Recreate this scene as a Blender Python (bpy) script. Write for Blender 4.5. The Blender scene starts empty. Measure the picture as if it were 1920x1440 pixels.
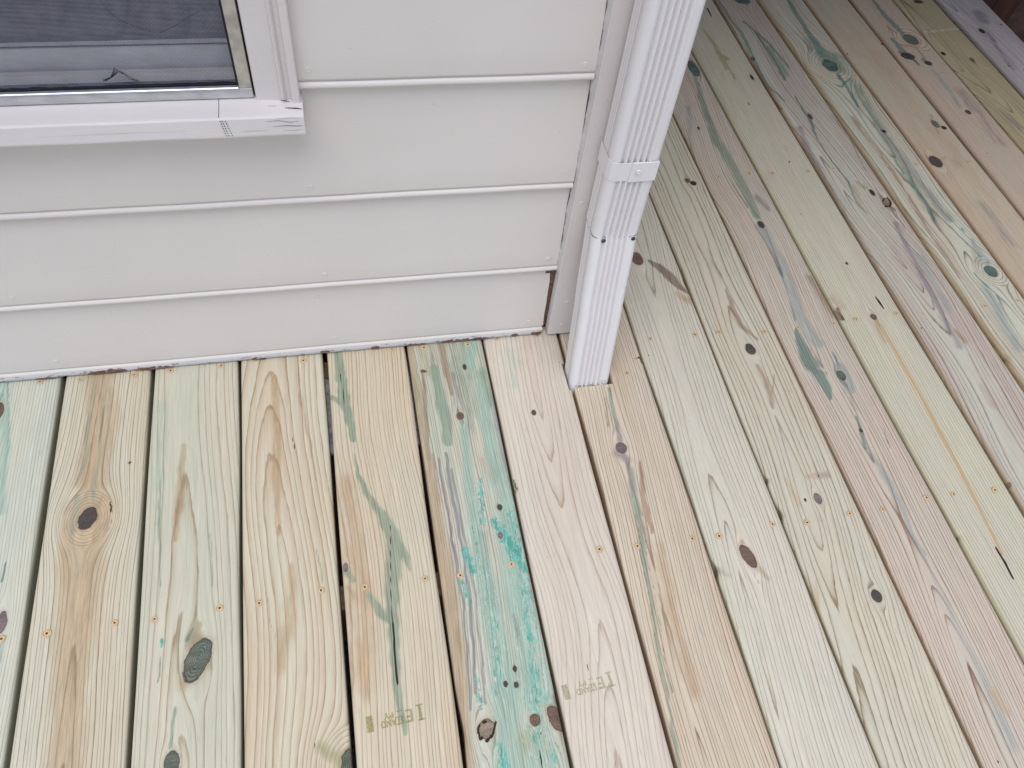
import bpy, math, random
import numpy as np
from mathutils import Vector, Matrix

# ------------------------------------------------------------ camera, sky, sun, exposure
SC = bpy.context.scene
COL = SC.collection
cam_d = bpy.data.cameras.new("camera")
cam = bpy.data.objects.new("camera", cam_d)
COL.objects.link(cam)
_R = [[0.977742, 0.103529, -0.182489], [-0.189501, 0.809078, -0.556311], [0.090054, 0.578511, 0.810688]]
_M = Matrix(_R).to_4x4()
_M.translation = Vector([0.0, -0.91841, 1.16258])
cam.matrix_world = _M
cam_d.sensor_width = 36.0
cam_d.lens = 27.9643
cam_d.clip_start = 0.02
cam_d.clip_end = 500
SC.camera = cam
SC.render.resolution_x, SC.render.resolution_y = 1024, 768

world = bpy.data.worlds.new("World")
SC.world = world
world.use_nodes = True
SUN_EL, SUN_ROT = math.radians(72), math.radians(205)
wn = world.node_tree.nodes; wl = world.node_tree.links
wn.clear()
sky = wn.new("ShaderNodeTexSky"); sky.sky_type = 'NISHITA'; sky.sun_disc = False
sky.sun_elevation = SUN_EL; sky.sun_rotation = SUN_ROT
sky.air_density = 1.0; sky.dust_density = 1.0; sky.ozone_density = 1.0
hs = wn.new("ShaderNodeHueSaturation"); hs.inputs['Saturation'].default_value = 0.80
bg = wn.new("ShaderNodeBackground"); bg.inputs['Strength'].default_value = 0.15
wo = wn.new("ShaderNodeOutputWorld")
wl.new(sky.outputs[0], hs.inputs['Color']); wl.new(hs.outputs[0], bg.inputs['Color']); wl.new(bg.outputs[0], wo.inputs['Surface'])

sun_d = bpy.data.lights.new("sun", 'SUN'); sun_d.energy = 1.5; sun_d.angle = math.radians(50); sun_d.color = (1, .99, .98)
sun = bpy.data.objects.new("sun", sun_d); COL.objects.link(sun)
sd = Vector((math.sin(SUN_ROT) * math.cos(SUN_EL), math.cos(SUN_ROT) * math.cos(SUN_EL), math.sin(SUN_EL)))
sun.rotation_euler = sd.to_track_quat('Z', 'Y').to_euler(); sun.location = (0, -3, 6)
SC.view_settings.view_transform = 'Standard'; SC.view_settings.look = 'None'
SC.view_settings.gamma = 1; SC.view_settings.use_curve_mapping = False
SC.view_settings.exposure = 0.42

rnd = random.Random(7)

# ------------------------------------------------------------ helpers
def lin(c, k=1.0):
    return tuple(k * ((v / 255 / 12.92) if v / 255 <= .04045 else ((v / 255 + .055) / 1.055) ** 2.4) for v in c)

def wlin(c, k=1.0, d=.20):
    g_ = .3 * c[0] + .59 * c[1] + .11 * c[2]
    return lin(tuple(v + (g_ - v) * d for v in c), k)

def link(o, parent=None):
    COL.objects.link(o)
    if parent: o.parent = parent
    return o

def mesh_obj(name, verts, faces, mats, parent=None, smooth=False, mi=None):
    me = bpy.data.meshes.new(name)
    me.from_pydata([tuple(v) for v in verts], [], [tuple(f) for f in faces])
    for m in (mats if isinstance(mats, (list, tuple)) else [mats]): me.materials.append(m)
    if mi is not None: me.polygons.foreach_set('material_index', mi)
    if smooth: me.polygons.foreach_set('use_smooth', [True] * len(me.polygons))
    me.update()
    return link(bpy.data.objects.new(name, me), parent)

def empty(name, loc=(0, 0, 0), rz=0.0):
    o = bpy.data.objects.new(name, None); o.location = loc; o.rotation_euler = (0, 0, rz); o.empty_display_size = .1
    return link(o)

def tag(o, label=None, cat=None, group=None, kind=None):
    if label: o['label'] = label
    if cat: o['category'] = cat
    if group: o['group'] = group
    if kind: o['kind'] = kind
    return o

class MB:
    def __init__(s): s.v = []; s.f = []; s.m = []
    def quad(s, a, b, c, d, m=0):
        n = len(s.v); s.v += [a, b, c, d]; s.f.append((n, n + 1, n + 2, n + 3)); s.m.append(m)
    def box(s, x0, x1, y0, y1, z0, z1, bev=0.0, m=0):
        n = len(s.v)
        if bev <= 0:
            s.v += [(x, y, z) for z in (z0, z1) for y in (y0, y1) for x in (x0, x1)]
            fs = [(0, 2, 3, 1), (4, 5, 7, 6), (0, 1, 5, 4), (2, 6, 7, 3), (0, 4, 6, 2), (1, 3, 7, 5)]
            s.f += [tuple(n + i for i in f) for f in fs]; s.m += [m] * 6
            return
        # chamfered box
        idx = {}
        for sx in (0, 1):
            for sy in (0, 1):
                for sz in (0, 1):
                    X = (x0, x1)[sx]; Y = (y0, y1)[sy]; Z = (z0, z1)[sz]
                    dx = bev * (1, -1)[sx]; dy = bev * (1, -1)[sy]; dz = bev * (1, -1)[sz]
                    idx[(sx, sy, sz, 0)] = len(s.v); s.v.append((X, Y + dy, Z + dz))
                    idx[(sx, sy, sz, 1)] = len(s.v); s.v.append((X + dx, Y, Z + dz))
                    idx[(sx, sy, sz, 2)] = len(s.v); s.v.append((X + dx, Y + dy, Z))
        F = []
        for a, (b, c) in ((0, (1, 2)), (1, (0, 2)), (2, (0, 1))):
            for sa in (0, 1):
                q = []
                for sb, sc_ in ((0, 0), (1, 0), (1, 1), (0, 1)):
                    k = [0, 0, 0]; k[a] = sa; k[b] = sb; k[c] = sc_
                    q.append(idx[(k[0], k[1], k[2], a)])
                F.append(q)
        for a, (b, c) in ((0, (1, 2)), (1, (0, 2)), (2, (0, 1))):  # edges along a
            for sb in (0, 1):
                for sc_ in (0, 1):
                    k0 = [0, 0, 0]; k1 = [0, 0, 0]
                    k0[b] = k1[b] = sb; k0[c] = k1[c] = sc_; k1[a] = 1
                    F.append([idx[(*k0, b)], idx[(*k1, b)], idx[(*k1, c)], idx[(*k0, c)]])
        for sx in (0, 1):
            for sy in (0, 1):
                for sz in (0, 1):
                    F.append([idx[(sx, sy, sz, i)] for i in range(3)])
        cx, cy, cz = (x0 + x1) / 2, (y0 + y1) / 2, (z0 + z1) / 2
        for q in F:
            P_ = [Vector(s.v[i]) for i in q]
            nn = (P_[1] - P_[0]).cross(P_[2] - P_[0]); ce = sum(P_, Vector()) / len(P_) - Vector((cx, cy, cz))
            if nn.dot(ce) < 0: q.reverse()
            s.f.append(tuple(q)); s.m.append(m)
    def grid(s, rows, m=0, close=False):
        n = len(s.v); w = len(rows[0])
        for r in rows: s.v += [tuple(p) for p in r]
        for i in range(len(rows) - 1):
            for j in range(w if close else w - 1):
                j2 = (j + 1) % w
                s.f.append((n + i * w + j, n + i * w + j2, n + (i + 1) * w + j2, n + (i + 1) * w + j)); s.m.append(m)
    def build(s, name, mats, parent=None, smooth=False):
        return mesh_obj(name, s.v, s.f, mats, parent, smooth, s.m)

class NT:
    """tiny node-graph helper"""
    def __init__(s, mat):
        s.t = mat.node_tree; s.n = s.t.nodes; s.l = s.t.links
    def put(s, sock, v):
        if isinstance(v, bpy.types.NodeSocket): s.l.new(v, sock)
        elif v is not None:
            if isinstance(v, (tuple, list)) and len(v) == 3 and sock.type == 'RGBA': v = (*v, 1)
            sock.default_value = v
    def math(s, op, a, b=None, c=None, clamp=False):
        n = s.n.new('ShaderNodeMath'); n.operation = op; n.use_clamp = clamp
        for i, v in enumerate((a, b, c)):
            if v is not None: s.put(n.inputs[i], v)
        return n.outputs[0]
    def vmath(s, op, a, b=None):
        n = s.n.new('ShaderNodeVectorMath'); n.operation = op
        s.put(n.inputs[0], a)
        if b is not None: s.put(n.inputs[1], b)
        return n.outputs[0]
    def mix(s, f, a, b, mode='MIX'):
        n = s.n.new('ShaderNodeMix'); n.data_type = 'RGBA'; n.blend_type = mode
        s.put(n.inputs[0], f); s.put(n.inputs[6], a); s.put(n.inputs[7], b)
        return n.outputs[2]
    def ss(s, x, lo, hi, a=0.0, b=1.0):
        n = s.n.new('ShaderNodeMapRange'); n.interpolation_type = 'SMOOTHSTEP'
        s.put(n.inputs[0], x); s.put(n.inputs[1], lo); s.put(n.inputs[2], hi); s.put(n.inputs[3], a); s.put(n.inputs[4], b)
        return n.outputs[0]
    def lr(s, x, lo, hi, a=0.0, b=1.0):
        n = s.n.new('ShaderNodeMapRange')
        s.put(n.inputs[0], x); s.put(n.inputs[1], lo); s.put(n.inputs[2], hi); s.put(n.inputs[3], a); s.put(n.inputs[4], b)
        return n.outputs[0]
    def noise(s, vec, scale=1.0, detail=2.0, rough=.5, off=None):
        if off: vec = s.vmath('ADD', vec, off)
        n = s.n.new('ShaderNodeTexNoise'); n.inputs['Scale'].default_value = scale; n.inputs['Detail'].default_value = detail
        n.inputs['Roughness'].default_value = rough
        s.put(n.inputs['Vector'], vec)
        return n.outputs[0]
    def attr(s, name, out, typ='GEOMETRY'):
        n = s.n.new('ShaderNodeAttribute'); n.attribute_type = typ; n.attribute_name = name
        return n.outputs[out]
    def bump(s, h, strength, dist, normal=None):
        n = s.n.new('ShaderNodeBump'); n.inputs['Strength'].default_value = strength; n.inputs['Distance'].default_value = dist
        s.put(n.inputs['Height'], h)
        if normal is not None: s.put(n.inputs['Normal'], normal)
        return n.outputs[0]

def new_mat(name):
    m = bpy.data.materials.new(name); m.use_nodes = True
    b = m.node_tree.nodes['Principled BSDF']
    return m, NT(m), b

def simple_mat(name, col, rough=.6, metal=0, noise_scale=40, var=.12, bump=.15, bdist=.0005, stretch=(1, 1, 1)):
    m, N, b = new_mat(name)
    tc = N.n.new('ShaderNodeTexCoord').outputs['Object']
    tc = N.vmath('MULTIPLY', tc, stretch)
    n = N.noise(tc, noise_scale, 5)
    c = N.mix(N.ss(n, .3, .7), tuple(v * (1 - var) for v in col), tuple(min(1, v * (1 + var)) for v in col))
    N.put(b.inputs['Base Color'], c); b.inputs['Roughness'].default_value = rough; b.inputs['Metallic'].default_value = metal
    if bump: N.put(b.inputs['Normal'], N.bump(N.noise(tc, noise_scale * 4, 4), bump, bdist))
    return m

# ------------------------------------------------------------ deck lumber material (grain follows mesh attributes)
def make_wood():
    m, N, b = new_mat('treated_lumber')
    ring = N.attr('ring', 'Fac'); flow = N.attr('flow', 'Vector')
    stain = N.attr('stain', 'Color'); stain_a = N.attr('stain', 'Alpha')
    knot = N.attr('knot', 'Color'); knot_a = N.attr('knot', 'Alpha')
    mk = N.attr('mark', 'Color'); edgeb = N.attr('mark', 'Alpha')
    smk = N.n.new('ShaderNodeSeparateColor'); N.put(smk.inputs[0], mk)
    crack, speck, orange = smk.outputs[0], smk.outputs[1], smk.outputs[2]
    base = N.attr('base_tint', 'Color', 'OBJECT'); base2 = N.attr('base_tint2', 'Color', 'OBJECT')
    late = N.attr('late_tint', 'Color', 'OBJECT')
    lw = N.attr('late_width', 'Fac', 'OBJECT'); amt = N.attr('late_amount', 'Fac', 'OBJECT')
    sc = lambda x, y, z=1: N.vmath('MULTIPLY', flow, (x, y, z))
    wob = N.noise(sc(70, 9), 1, 3)
    wob2 = N.noise(sc(400, 30), 1, 2, off=(3, 7, 1))
    r = N.math('ADD', ring, N.math('MULTIPLY', N.math('SUBTRACT', wob, .5), .5))
    r = N.math('ADD', r, N.math('MULTIPLY', N.math('SUBTRACT', wob2, .5), .13))
    fr = N.math('FRACT', r); idn = N.math('FLOOR', r)
    wn_ = N.n.new('ShaderNodeTexWhiteNoise'); wn_.noise_dimensions = '2D'
    cb = N.n.new('ShaderNodeCombineXYZ'); N.put(cb.inputs[0], idn); N.put(cb.inputs[1], N.math('ROUND', N.attr('seed', 'Fac', 'OBJECT')))
    N.put(wn_.inputs['Vector'], cb.outputs[0])
    rv = N.lr(wn_.outputs[0], 0, 1, .55, 1.0)
    rv2 = N.lr(N.noise(sc(25, 4), 1, 3, off=(9, 2, 5)), .3, .7, .55, 1.1)
    lw2 = N.math('MULTIPLY', lw, N.lr(wn_.outputs[0], 0, 1, .7, 1.25))
    t = N.lr(fr, N.math('SUBTRACT', 1.0, lw2), .94)
    t = N.math('POWER', N.math('MAXIMUM', t, 0.0), 1.5)
    t = N.math('MULTIPLY', t, N.ss(fr, .95, 1.0, 1, 0))
    thin = N.math('MULTIPLY', N.ss(fr, .80, .93), N.ss(fr, .95, 1.0, 1, 0))
    k1 = N.math('MULTIPLY', N.math('MULTIPLY', t, amt), N.math('MULTIPLY', rv, rv2), clamp=True)
    k2 = N.math('MULTIPLY', N.math('MULTIPLY', thin, amt), N.math('MULTIPLY', rv, N.lr(wob2, .3, .7, .5, 1.2)), clamp=True)
    tl = N.math('MAXIMUM', k1, k2)
    bl = N.ss(N.noise(sc(22, 2.2), 1, 4, off=(1, 5, 2)), .36, .64)
    col = N.mix(bl, base, base2)
    # faint copper-green wash patches
    wash = N.ss(N.noise(sc(14, 3.5), 1, 4, off=(8, 1, 4)), .52, .75)
    col = N.mix(N.math('MULTIPLY', wash, .16), col, wlin((176, 188, 172)))
    col = N.mix(k1, col, late)
    col = N.mix(N.math('MULTIPLY', k2, .85), col, N.mix(1.0, late, (.66, .64, .64), 'MULTIPLY'))
    fib = N.noise(sc(1500, 22), 1, 3, .6)
    col = N.mix(1.0, col, N.lr(fib, .3, .7, .86, 1.09), 'MULTIPLY')
    fib2 = N.noise(sc(260, 6), 1, 3, .6, off=(4, 4, 4))
    col = N.mix(1.0, col, N.lr(fib2, .3, .7, .94, 1.05), 'MULTIPLY')
    # dark resin dashes
    dash = N.ss(N.noise(sc(620, 34), 1, 2, .5, off=(6, 0, 3)), .70, .78)
    col = N.mix(N.math('MULTIPLY', dash, .45), col, lin((120, 100, 82)))
    # short blue-green preservative ticks
    tick = N.ss(N.noise(sc(420, 15), 1, 2, .5, off=(2, 9, 6)), .72, .80)
    col = N.mix(N.math('MULTIPLY', tick, .40), col, lin((112, 140, 130)))
    # stains (soft field -> grain-torn edge)
    sn = N.noise(sc(260, 22), 1, 4, .6, off=(5, 5, 1)); sn2 = N.noise(sc(60, 14), 1, 3, .6, off=(0, 3, 8))
    sa = N.math('ADD', N.math('MULTIPLY', stain_a, 1.5), N.math('MULTIPLY', N.math('SUBTRACT', sn, .5), 1.15))
    sa = N.math('ADD', sa, N.math('MULTIPLY', N.math('SUBTRACT', sn2, .5), .95))
    sa = N.math('MULTIPLY', N.ss(sa, .12, .85), N.ss(stain_a, .01, .1))
    sc2 = N.mix(1.0, N.mix(1.0, stain, N.lr(sn, .3, .7, .74, 1.2), 'MULTIPLY'), N.lr(fib, .3, .7, .78, 1.14), 'MULTIPLY')
    mul = N.mix(1.0, N.mix(1.0, col, sc2, 'MULTIPLY'), (1.55, 1.55, 1.55), 'MULTIPLY')
    sc3 = N.mix(.55, sc2, mul)
    sa = N.math('MULTIPLY', sa, N.lr(fib2, .32, .68, .72, 1.0))
    sa = N.math('MULTIPLY', sa, N.lr(wn_.outputs[0], 0, 1, .82, 1.0))
    col = N.mix(N.math('MULTIPLY', sa, .93), col, sc3)
    # crusty turquoise specks
    cn = N.noise(sc(330, 120), 1, 6, .75, off=(7, 2, 2))
    ca = N.ss(N.math('ADD', cn, N.math('MULTIPLY', speck, .20)), .68, .80)
    ca = N.math('MULTIPLY', ca, N.ss(speck, .02, .2))
    cn2 = N.noise(sc(200, 60), 1, 3, off=(1, 1, 8))
    col = N.mix(N.math('MULTIPLY', ca, .85), col, N.mix(N.ss(cn2, .4, .6), lin((58, 146, 130)), lin((98, 178, 162))))
    ws = N.math('MULTIPLY', N.ss(N.noise(sc(500, 90), 1, 5, .7, off=(3, 1, 0)), .56, .66), N.ss(speck, .05, .5))
    col = N.mix(N.math('MULTIPLY', ws, .55), col, lin((206, 222, 218)))
    # resin-orange
    on = N.noise(sc(300, 60), 1, 4, .6, off=(2, 2, 2))
    oa = N.ss(N.math('ADD', N.math('MULTIPLY', orange, 1.2), N.math('MULTIPLY', N.math('SUBTRACT', on, .5), 1.2)), .35, .95)
    col = N.mix(N.math('MULTIPLY', oa, .7), col, lin((190, 152, 96)))
    # knots
    kn = N.noise(sc(350, 300), 1, 3, .6); kn2 = N.noise(sc(90, 70), 1, 2, .5, off=(2, 2, 7))
    ka = N.math('ADD', knot_a, N.math('MULTIPLY', N.math('SUBTRACT', kn, .5), .12))
    ka = N.math('ADD', ka, N.math('MULTIPLY', N.math('SUBTRACT', kn2, .5), .32))
    halo = N.ss(ka, .02, .34)
    col = N.mix(N.math('MULTIPLY', halo, .42), col, N.mix(.62, knot, lin((190, 158, 122))))
    km = N.ss(ka, .30, .36)
    kr = N.math('SINE', N.math('MULTIPLY', ka, 62))
    kc = N.mix(N.ss(kr, -.4, .8), N.mix(1.0, knot, (.62, .60, .60), 'MULTIPLY'), N.mix(1.0, knot, (1.25, 1.22, 1.18), 'MULTIPLY'))
    kc = N.mix(1.0, kc, N.lr(kn2, .3, .7, .7, 1.35), 'MULTIPLY')
    kc = N.mix(N.ss(N.noise(sc(900, 700), 1, 3, .7), .35, .7), N.mix(1.0, kc, (.6, .6, .6), 'MULTIPLY'), kc)
    rim = N.math('MULTIPLY', N.ss(ka, .31, .34), N.ss(ka, .40, .44, 1, 0))
    kc = N.mix(N.math('MULTIPLY', rim, N.lr(kn2, .3, .7, .2, .9)), kc, lin((58, 46, 42)))
    col = N.mix(N.math('MULTIPLY', km, .93), col, kc)
    # cracks
    cr = N.ss(N.math('ADD', crack, N.math('MULTIPLY', N.math('SUBTRACT', sn, .5), .5)), .45, .62)
    cr = N.math('MULTIPLY', cr, N.ss(crack, .05, .3))
    col = N.mix(cr, col, lin((40, 36, 30)))
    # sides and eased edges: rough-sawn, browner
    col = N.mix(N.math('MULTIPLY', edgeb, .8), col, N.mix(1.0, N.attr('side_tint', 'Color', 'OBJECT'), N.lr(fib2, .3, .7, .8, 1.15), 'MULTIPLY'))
    N.put(b.inputs['Base Color'], col)
    b.inputs['Roughness'].default_value = .72
    b.inputs['Specular IOR Level'].default_value = .35
    h = N.math('ADD', N.math('MULTIPLY', fib, .5), N.math('MULTIPLY', tl, .55))
    h = N.math('SUBTRACT', h, N.math('MULTIPLY', cr, 2.5))
    h = N.math('SUBTRACT', h, N.math('MULTIPLY', rim, .8))
    N.put(b.inputs['Normal'], N.bump(h, .55, .0004))
    return m
WOOD = make_wood()

# ------------------------------------------------------------ grain fields
GAPS = [(-0.50121, 0.00481), (-0.3563, 0.01096), (-0.21067, 0.00567), (-0.06302, -0.00296), (0.08336, -0.00521), (0.2257, -0.00515), (0.37243, -0.01144), (0.51982, -0.01261), (0.66321, -0.0151), (0.80616, -0.00881), (0.94788, -0.00104), (1.09519, -0.00418), (1.24593, 0.00989), (1.38929, 0.00859), (1.53589, 0.00792), (1.68068, 0.00898), (1.825, 0.01303), (1.97451, -0.00394)]      # (x at y=0, skew) of each gap between neighbouring boards
def gx(k, y):
    if k < 0: return gx(0, y) + k * .1455
    a, s = GAPS[k]; return a - s * y
GAPW = {-1: 6, 0: 8.5, 1: 6.5, 2: 4.5, 3: 6.5, 4: 5, 5: 4.5, 6: 5.5, 7: 4, 8: 4.5, 9: 4.5, 10: 4.5, 11: 6, 12: 8.5, 13: 5.5, 14: 6, 15: 5, 16: 9, 17: 5}

class Wob:
    def __init__(s, seed, n=7, ku=30, kv=14):
        r = np.random.RandomState(seed)
        s.p = [(r.uniform(-ku, ku), r.uniform(-kv, kv), r.uniform(0, 6.28), 1 / (1 + .5 * i)) for i in range(n)]
        s.n = math.sqrt(sum(a * a / 2 for *_, a in s.p))
    def __call__(s, u, v):
        return sum(a * np.sin(ku * u + kv * v + ph) for ku, kv, ph, a in s.p) / s.n

KST = {'green': (98, 112, 98), 'dark': (74, 68, 68), 'brown': (122, 92, 76), 'purple': (138, 118, 124), 'black': (22, 16, 16), 'teal': (84, 116, 112), 'pale': (160, 140, 118)}
SCOL = {'green': (122, 156, 136), 'teal': (84, 134, 128), 'mint': (160, 196, 182), 'blue': (158, 174, 174), 'umber': (118, 84, 66), 'tan': (192, 164, 128), 'brown': (164, 132, 106), 'purple': (138, 130, 142),
        'grey': (150, 148, 146), 'orange': (206, 168, 124), 'white': (208, 212, 206), 'olive': (168, 166, 120), 'dkteal': (70, 118, 112), 'rust': (130, 66, 48), 'dark': (70, 60, 50), 'pink': (198, 172, 158), 'chalk': (215, 210, 200)}

def seg_field(X, Y, pts):
    out = np.zeros_like(X)
    pts = [p for p in pts]
    if len(pts) == 1: pts = pts * 2
    for (x0, y0, w0), (x1, y1, w1) in zip(pts[:-1], pts[1:]):
        dx, dy = x1 - x0, y1 - y0; L = dx * dx + dy * dy + 1e-12
        t = np.clip(((X - x0) * dx + (Y - y0) * dy) / L, 0, 1)
        d = np.hypot(X - x0 - t * dx, Y - y0 - t * dy)
        out = np.maximum(out, np.clip(1.5 - d / (w0 + (w1 - w0) * t + 1e-5), 0, 1.5) / 1.5)
    return out

def ctl(v, pts):
    pts = sorted(pts); a = np.array([p[0] for p in pts]); b_ = np.array([p[1] for p in pts])
    lo = np.interp(v, a, b_)
    for d in (.03, -.03, .06, -.06): lo = lo + np.interp(v + d, a, b_)
    return lo / 5

DECK = empty('deck', (0, 0, 0)); tag(DECK, 'deck of green treated lumber boards running out from the wall', None, None, 'structure')

def board(k, s=6.0, c=None, h=None, base=(204, 202, 178), base2=(206, 190, 164), late=(168, 142, 112), amt=.8, lw=.5,
          knots=(), stains=(), marks=(), wane=(), y0=-2.0, y1=None, side=(168, 156, 126), label=None, rects=None, wob=1.0, z=None, quarter=None, sideR=None):
    seed = 100 + k * 17
    if y1 is None: y1 = .004 if k < 7 else 1.62
    W1 = Wob(seed, ku=35, kv=9); W2 = Wob(seed + 1, ku=8, kv=16); WL = Wob(seed + 2, ku=0.1, kv=18); WR = Wob(seed + 3, ku=.1, kv=18)
    r = np.random.RandomState(seed + 5)
    s_ = s * .82 / 1000; wob *= 1.35
    if h: h = [(p_, n_ / .82) for p_, n_ in h]
    gl, gr = GAPW.get(k - 1, 4) / 2000, GAPW.get(k, 4) / 2000
    zt = (r.uniform(-.0007, .0007) if z is None else z)
    def edges(y):
        return (gx(k - 1, y) + gl + .0005 * WL(0 * y, y), gx(k, y) - gr + .0005 * WR(0 * y, y))
    def fields(X, Y, depth):
        """per-vertex attributes; depth = distance round the edge on the side faces"""
        xc = (gx(k - 1, Y) + gx(k, Y)) / 2
        u = X - xc; v = -Y
        uw = u + .0012 * wob * W2(u, v)
        for kn in knots:
            (kx, ky, ka, kb), st = kn[0], kn[1]
            stretch = kn[2] if len(kn) > 2 else 1.9
            ku = kx - (gx(k - 1, ky) + gx(k, ky)) / 2; kv = -ky
            A, B = ka * 1.25, kb * stretch
            if len(kn) > 3 and kn[3]: A, B = ka * 2.7, kb * 2.5
            du, dv = u - ku, v - kv
            rho2 = (du / A) ** 2 + (dv / B) ** 2
            uw = uw - du / np.maximum(rho2, 1) * np.exp(-np.sqrt(np.maximum(rho2 - 1, 0)) / 3.2) * .92
        cc = ctl(v, [(-p[1], p[0] - (gx(k - 1, p[1]) + gx(k, p[1])) / 2) for p in c]) if c else 0 * v
        if quarter is not None:
            R = (uw - cc) / s_ + 60 + .35 * wob * W1(u, v)
        else:
            hh = ctl(v, [(-p[1], n) for p, n in h]) if h else 2 + 0 * v
            hh = np.maximum(hh + .42 * wob * W1(u * .5, v), 0.02)
            R = np.sqrt(((uw - cc) / s_) ** 2 + hh ** 2)
            R = R + .25 * np.sin(R * 1.7 + seed)
        for kn in knots:
            if len(kn) > 3 and kn[3]:
                (kx, ky, ka, kb) = kn[0]
                rho = np.sqrt(((X - kx) / (ka * 2.7)) ** 2 + ((Y - ky) / (kb * 2.5)) ** 2)
                R = R + kn[3] * 2 * np.clip(1 - rho, 0, 1) ** .85
        n = X.shape[0]
        ka_ = np.zeros(n); kcol = np.tile(lin(KST['brown']), (n, 1))
        for kn in knots:
            (kx, ky, ka, kb) = kn[0]; rot = kn[4] if len(kn) > 4 else 0.0
            cr, sr = math.cos(rot), math.sin(rot)
            du, dv = X - kx, Y - ky
            rho = np.sqrt(((du * cr + dv * sr) / ka) ** 2 + ((-du * sr + dv * cr) / kb) ** 2)
            a = np.clip(1.5 - rho, 0, 1.5) / 1.5
            mm = a > ka_
            kcol[mm] = wlin(KST[kn[1]], 1, .1); ka_ = np.maximum(ka_, a)
        sw = np.full(n, 1e-4); scol = np.tile(np.array(lin(SCOL['green'])) * 1e-4, (n, 1)); sa_ = np.zeros(n)
        for st in stains:
            cn, am, pts = st
            a = seg_field(X + .0013 * W1(u * 3, v * 4) + .0007 * W2(u * 9, v * 14), Y, pts) * am
            w = a ** 3 * 10
            scol += w[:, None] * np.array(wlin(SCOL[cn], 1, .18)); sw += w; sa_ = np.maximum(sa_, a)
        scol /= sw[:, None]
        mark = np.zeros((n, 4))
        for m_ in marks:
            ch = {'crack': 0, 'speck': 1, 'resin': 2}[m_[0]]
            mark[:, ch] = np.maximum(mark[:, ch], seg_field(X, Y, [(a_, b_, max(c_, .0014)) for a_, b_, c_ in m_[2]] if ch == 0 else m_[2]) * 1.5 * m_[1])
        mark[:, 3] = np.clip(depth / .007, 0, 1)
        for (wx, wy), dp, ln, sd in wane:
            g = np.exp(-((Y - wy) / (ln / 1000)) ** 2)
            e = (gx(k - 1, Y) if sd < 0 else gx(k, Y))
            near = np.clip(1 - np.abs(X - e) / (dp * 1.1 / 1000 + .003), 0, 1)
            mark[:, 0] = np.maximum(mark[:, 0], g * near * 1.1)
        flow = np.stack([uw * 1.0, v, np.full(n, seed * .371)], 1)
        return R, flow, np.c_[scol, sa_], np.c_[kcol, ka_], mark
    NU = 60 if k <= 9 else 46
    RAD = .0055
    rects = rects or [(y0, y1, 0, 0)]
    allV = []; allF = []; allD = []; off = 0; allX = []
    for (ra, rb, xl_o, xr_o) in rects:
        ys = []
        y = ra
        while y < rb - 1e-5:
            ys.append(y)
            fine = y > -.93 if k > 6 else y > -.72
            if y > 1.25: fine = False
            y += (.004 if k <= 9 else .005) if fine else .03
        ys.append(rb); ys = np.array(ys)
        xl, xr = edges(ys)
        if xl_o: xl = np.full_like(ys, xl_o)
        if xr_o: xr = np.full_like(ys, xr_o)
        for (wx, wy), dp, ln, sd in wane:
            g = dp / 1000 * np.exp(-((ys - wy) / (ln / 1000)) ** 2)
            if sd < 0 and not xl_o: xl = xl + g
            if sd > 0 and not xr_o: xr = xr - g
        rl = .0008 if xl_o else {11: .007, 12: .009, 13: .013, 14: .009, 15: .008, 17: .011}.get(k, RAD); rr = .0008 if xr_o else RAD
        cols = []   # (x, z, depth)
        H = .032
        cols.append((xl, -H, .03)); cols.append((xl, -max(rl, RAD) * 1.3, .012))
        for a in (0, 30, 60):
            A = math.radians(a); cols.append((xl + rl * (1 - math.cos(A)), -rl + rl * math.sin(A), (.0035 * (1 - a / 90.) ** 1.5 if rl < .006 else .0075 * (1 - a / 90.) ** .7) * (1 if not xl_o else 0.3)))
        for t in np.linspace(0, 1, NU):
            cols.append((xl + rl + (xr - rr - xl - rl) * t, 0, 0))
        for a in (60, 30, 0):
            A = math.radians(a); cols.append((xr - rr * (1 - math.cos(A)), -rr + rr * math.sin(A), .0035 * (1 - a / 90.) ** 1.5))
        cols.append((xr, -RAD * 2, .012)); cols.append((xr, -H, .03))
        nc = len(cols); nr = len(ys)
        X = np.stack([c_[0] + 0 * ys for c_ in cols], 1)
        Zb = np.array([c_[1] for c_ in cols]); Dp = np.array([c_[2] for c_ in cols])
        Yg = np.repeat(ys[:, None], nc, 1)
        tt = (X - xl[:, None]) / (xr - xl)[:, None]
        Z = Zb[None, :] + zt - .0005 * (2 * tt - 1) ** 2 * (Zb[None, :] > -.001) + 0 * X
        V = np.stack([X, Yg, Z], 2).reshape(-1, 3)
        allD.append(np.repeat(Dp[None, :], nr, 0).reshape(-1))
        # coordinate used for the grain on the sides: unrolled past the edge
        Xe = X.copy(); Xe[:, 0] -= .027; Xe[:, 1] -= .006; Xe[:, -1] += .027; Xe[:, -2] += .006
        allX.append(Xe.reshape(-1))
        I = np.arange(nr * nc).reshape(nr, nc)
        F = np.stack([I[:-1, :-1], I[:-1, 1:], I[1:, 1:], I[1:, :-1]], 2).reshape(-1, 4)
        allV.append(V); allF.append(F + off)
        # end caps as extra vertex strips
        n0 = nr * nc
        for end, flip in ((0, False), (nr - 1, True)):
            top = V[I[end]]; bot = top.copy(); bot[:, 2] = zt - H
            allV.append(np.concatenate([top, bot])); allD.append(np.full(2 * nc, .004)); allX.append(np.concatenate([Xe[end], Xe[end]]))
            J = np.arange(nc - 1)
            q = np.stack([J, J + nc, J + nc + 1, J + 1], 1) if not flip else np.stack([J, J + 1, J + nc + 1, J + nc], 1)
            allF.append(q + off + n0); n0 += 2 * nc
        off += n0
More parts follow.
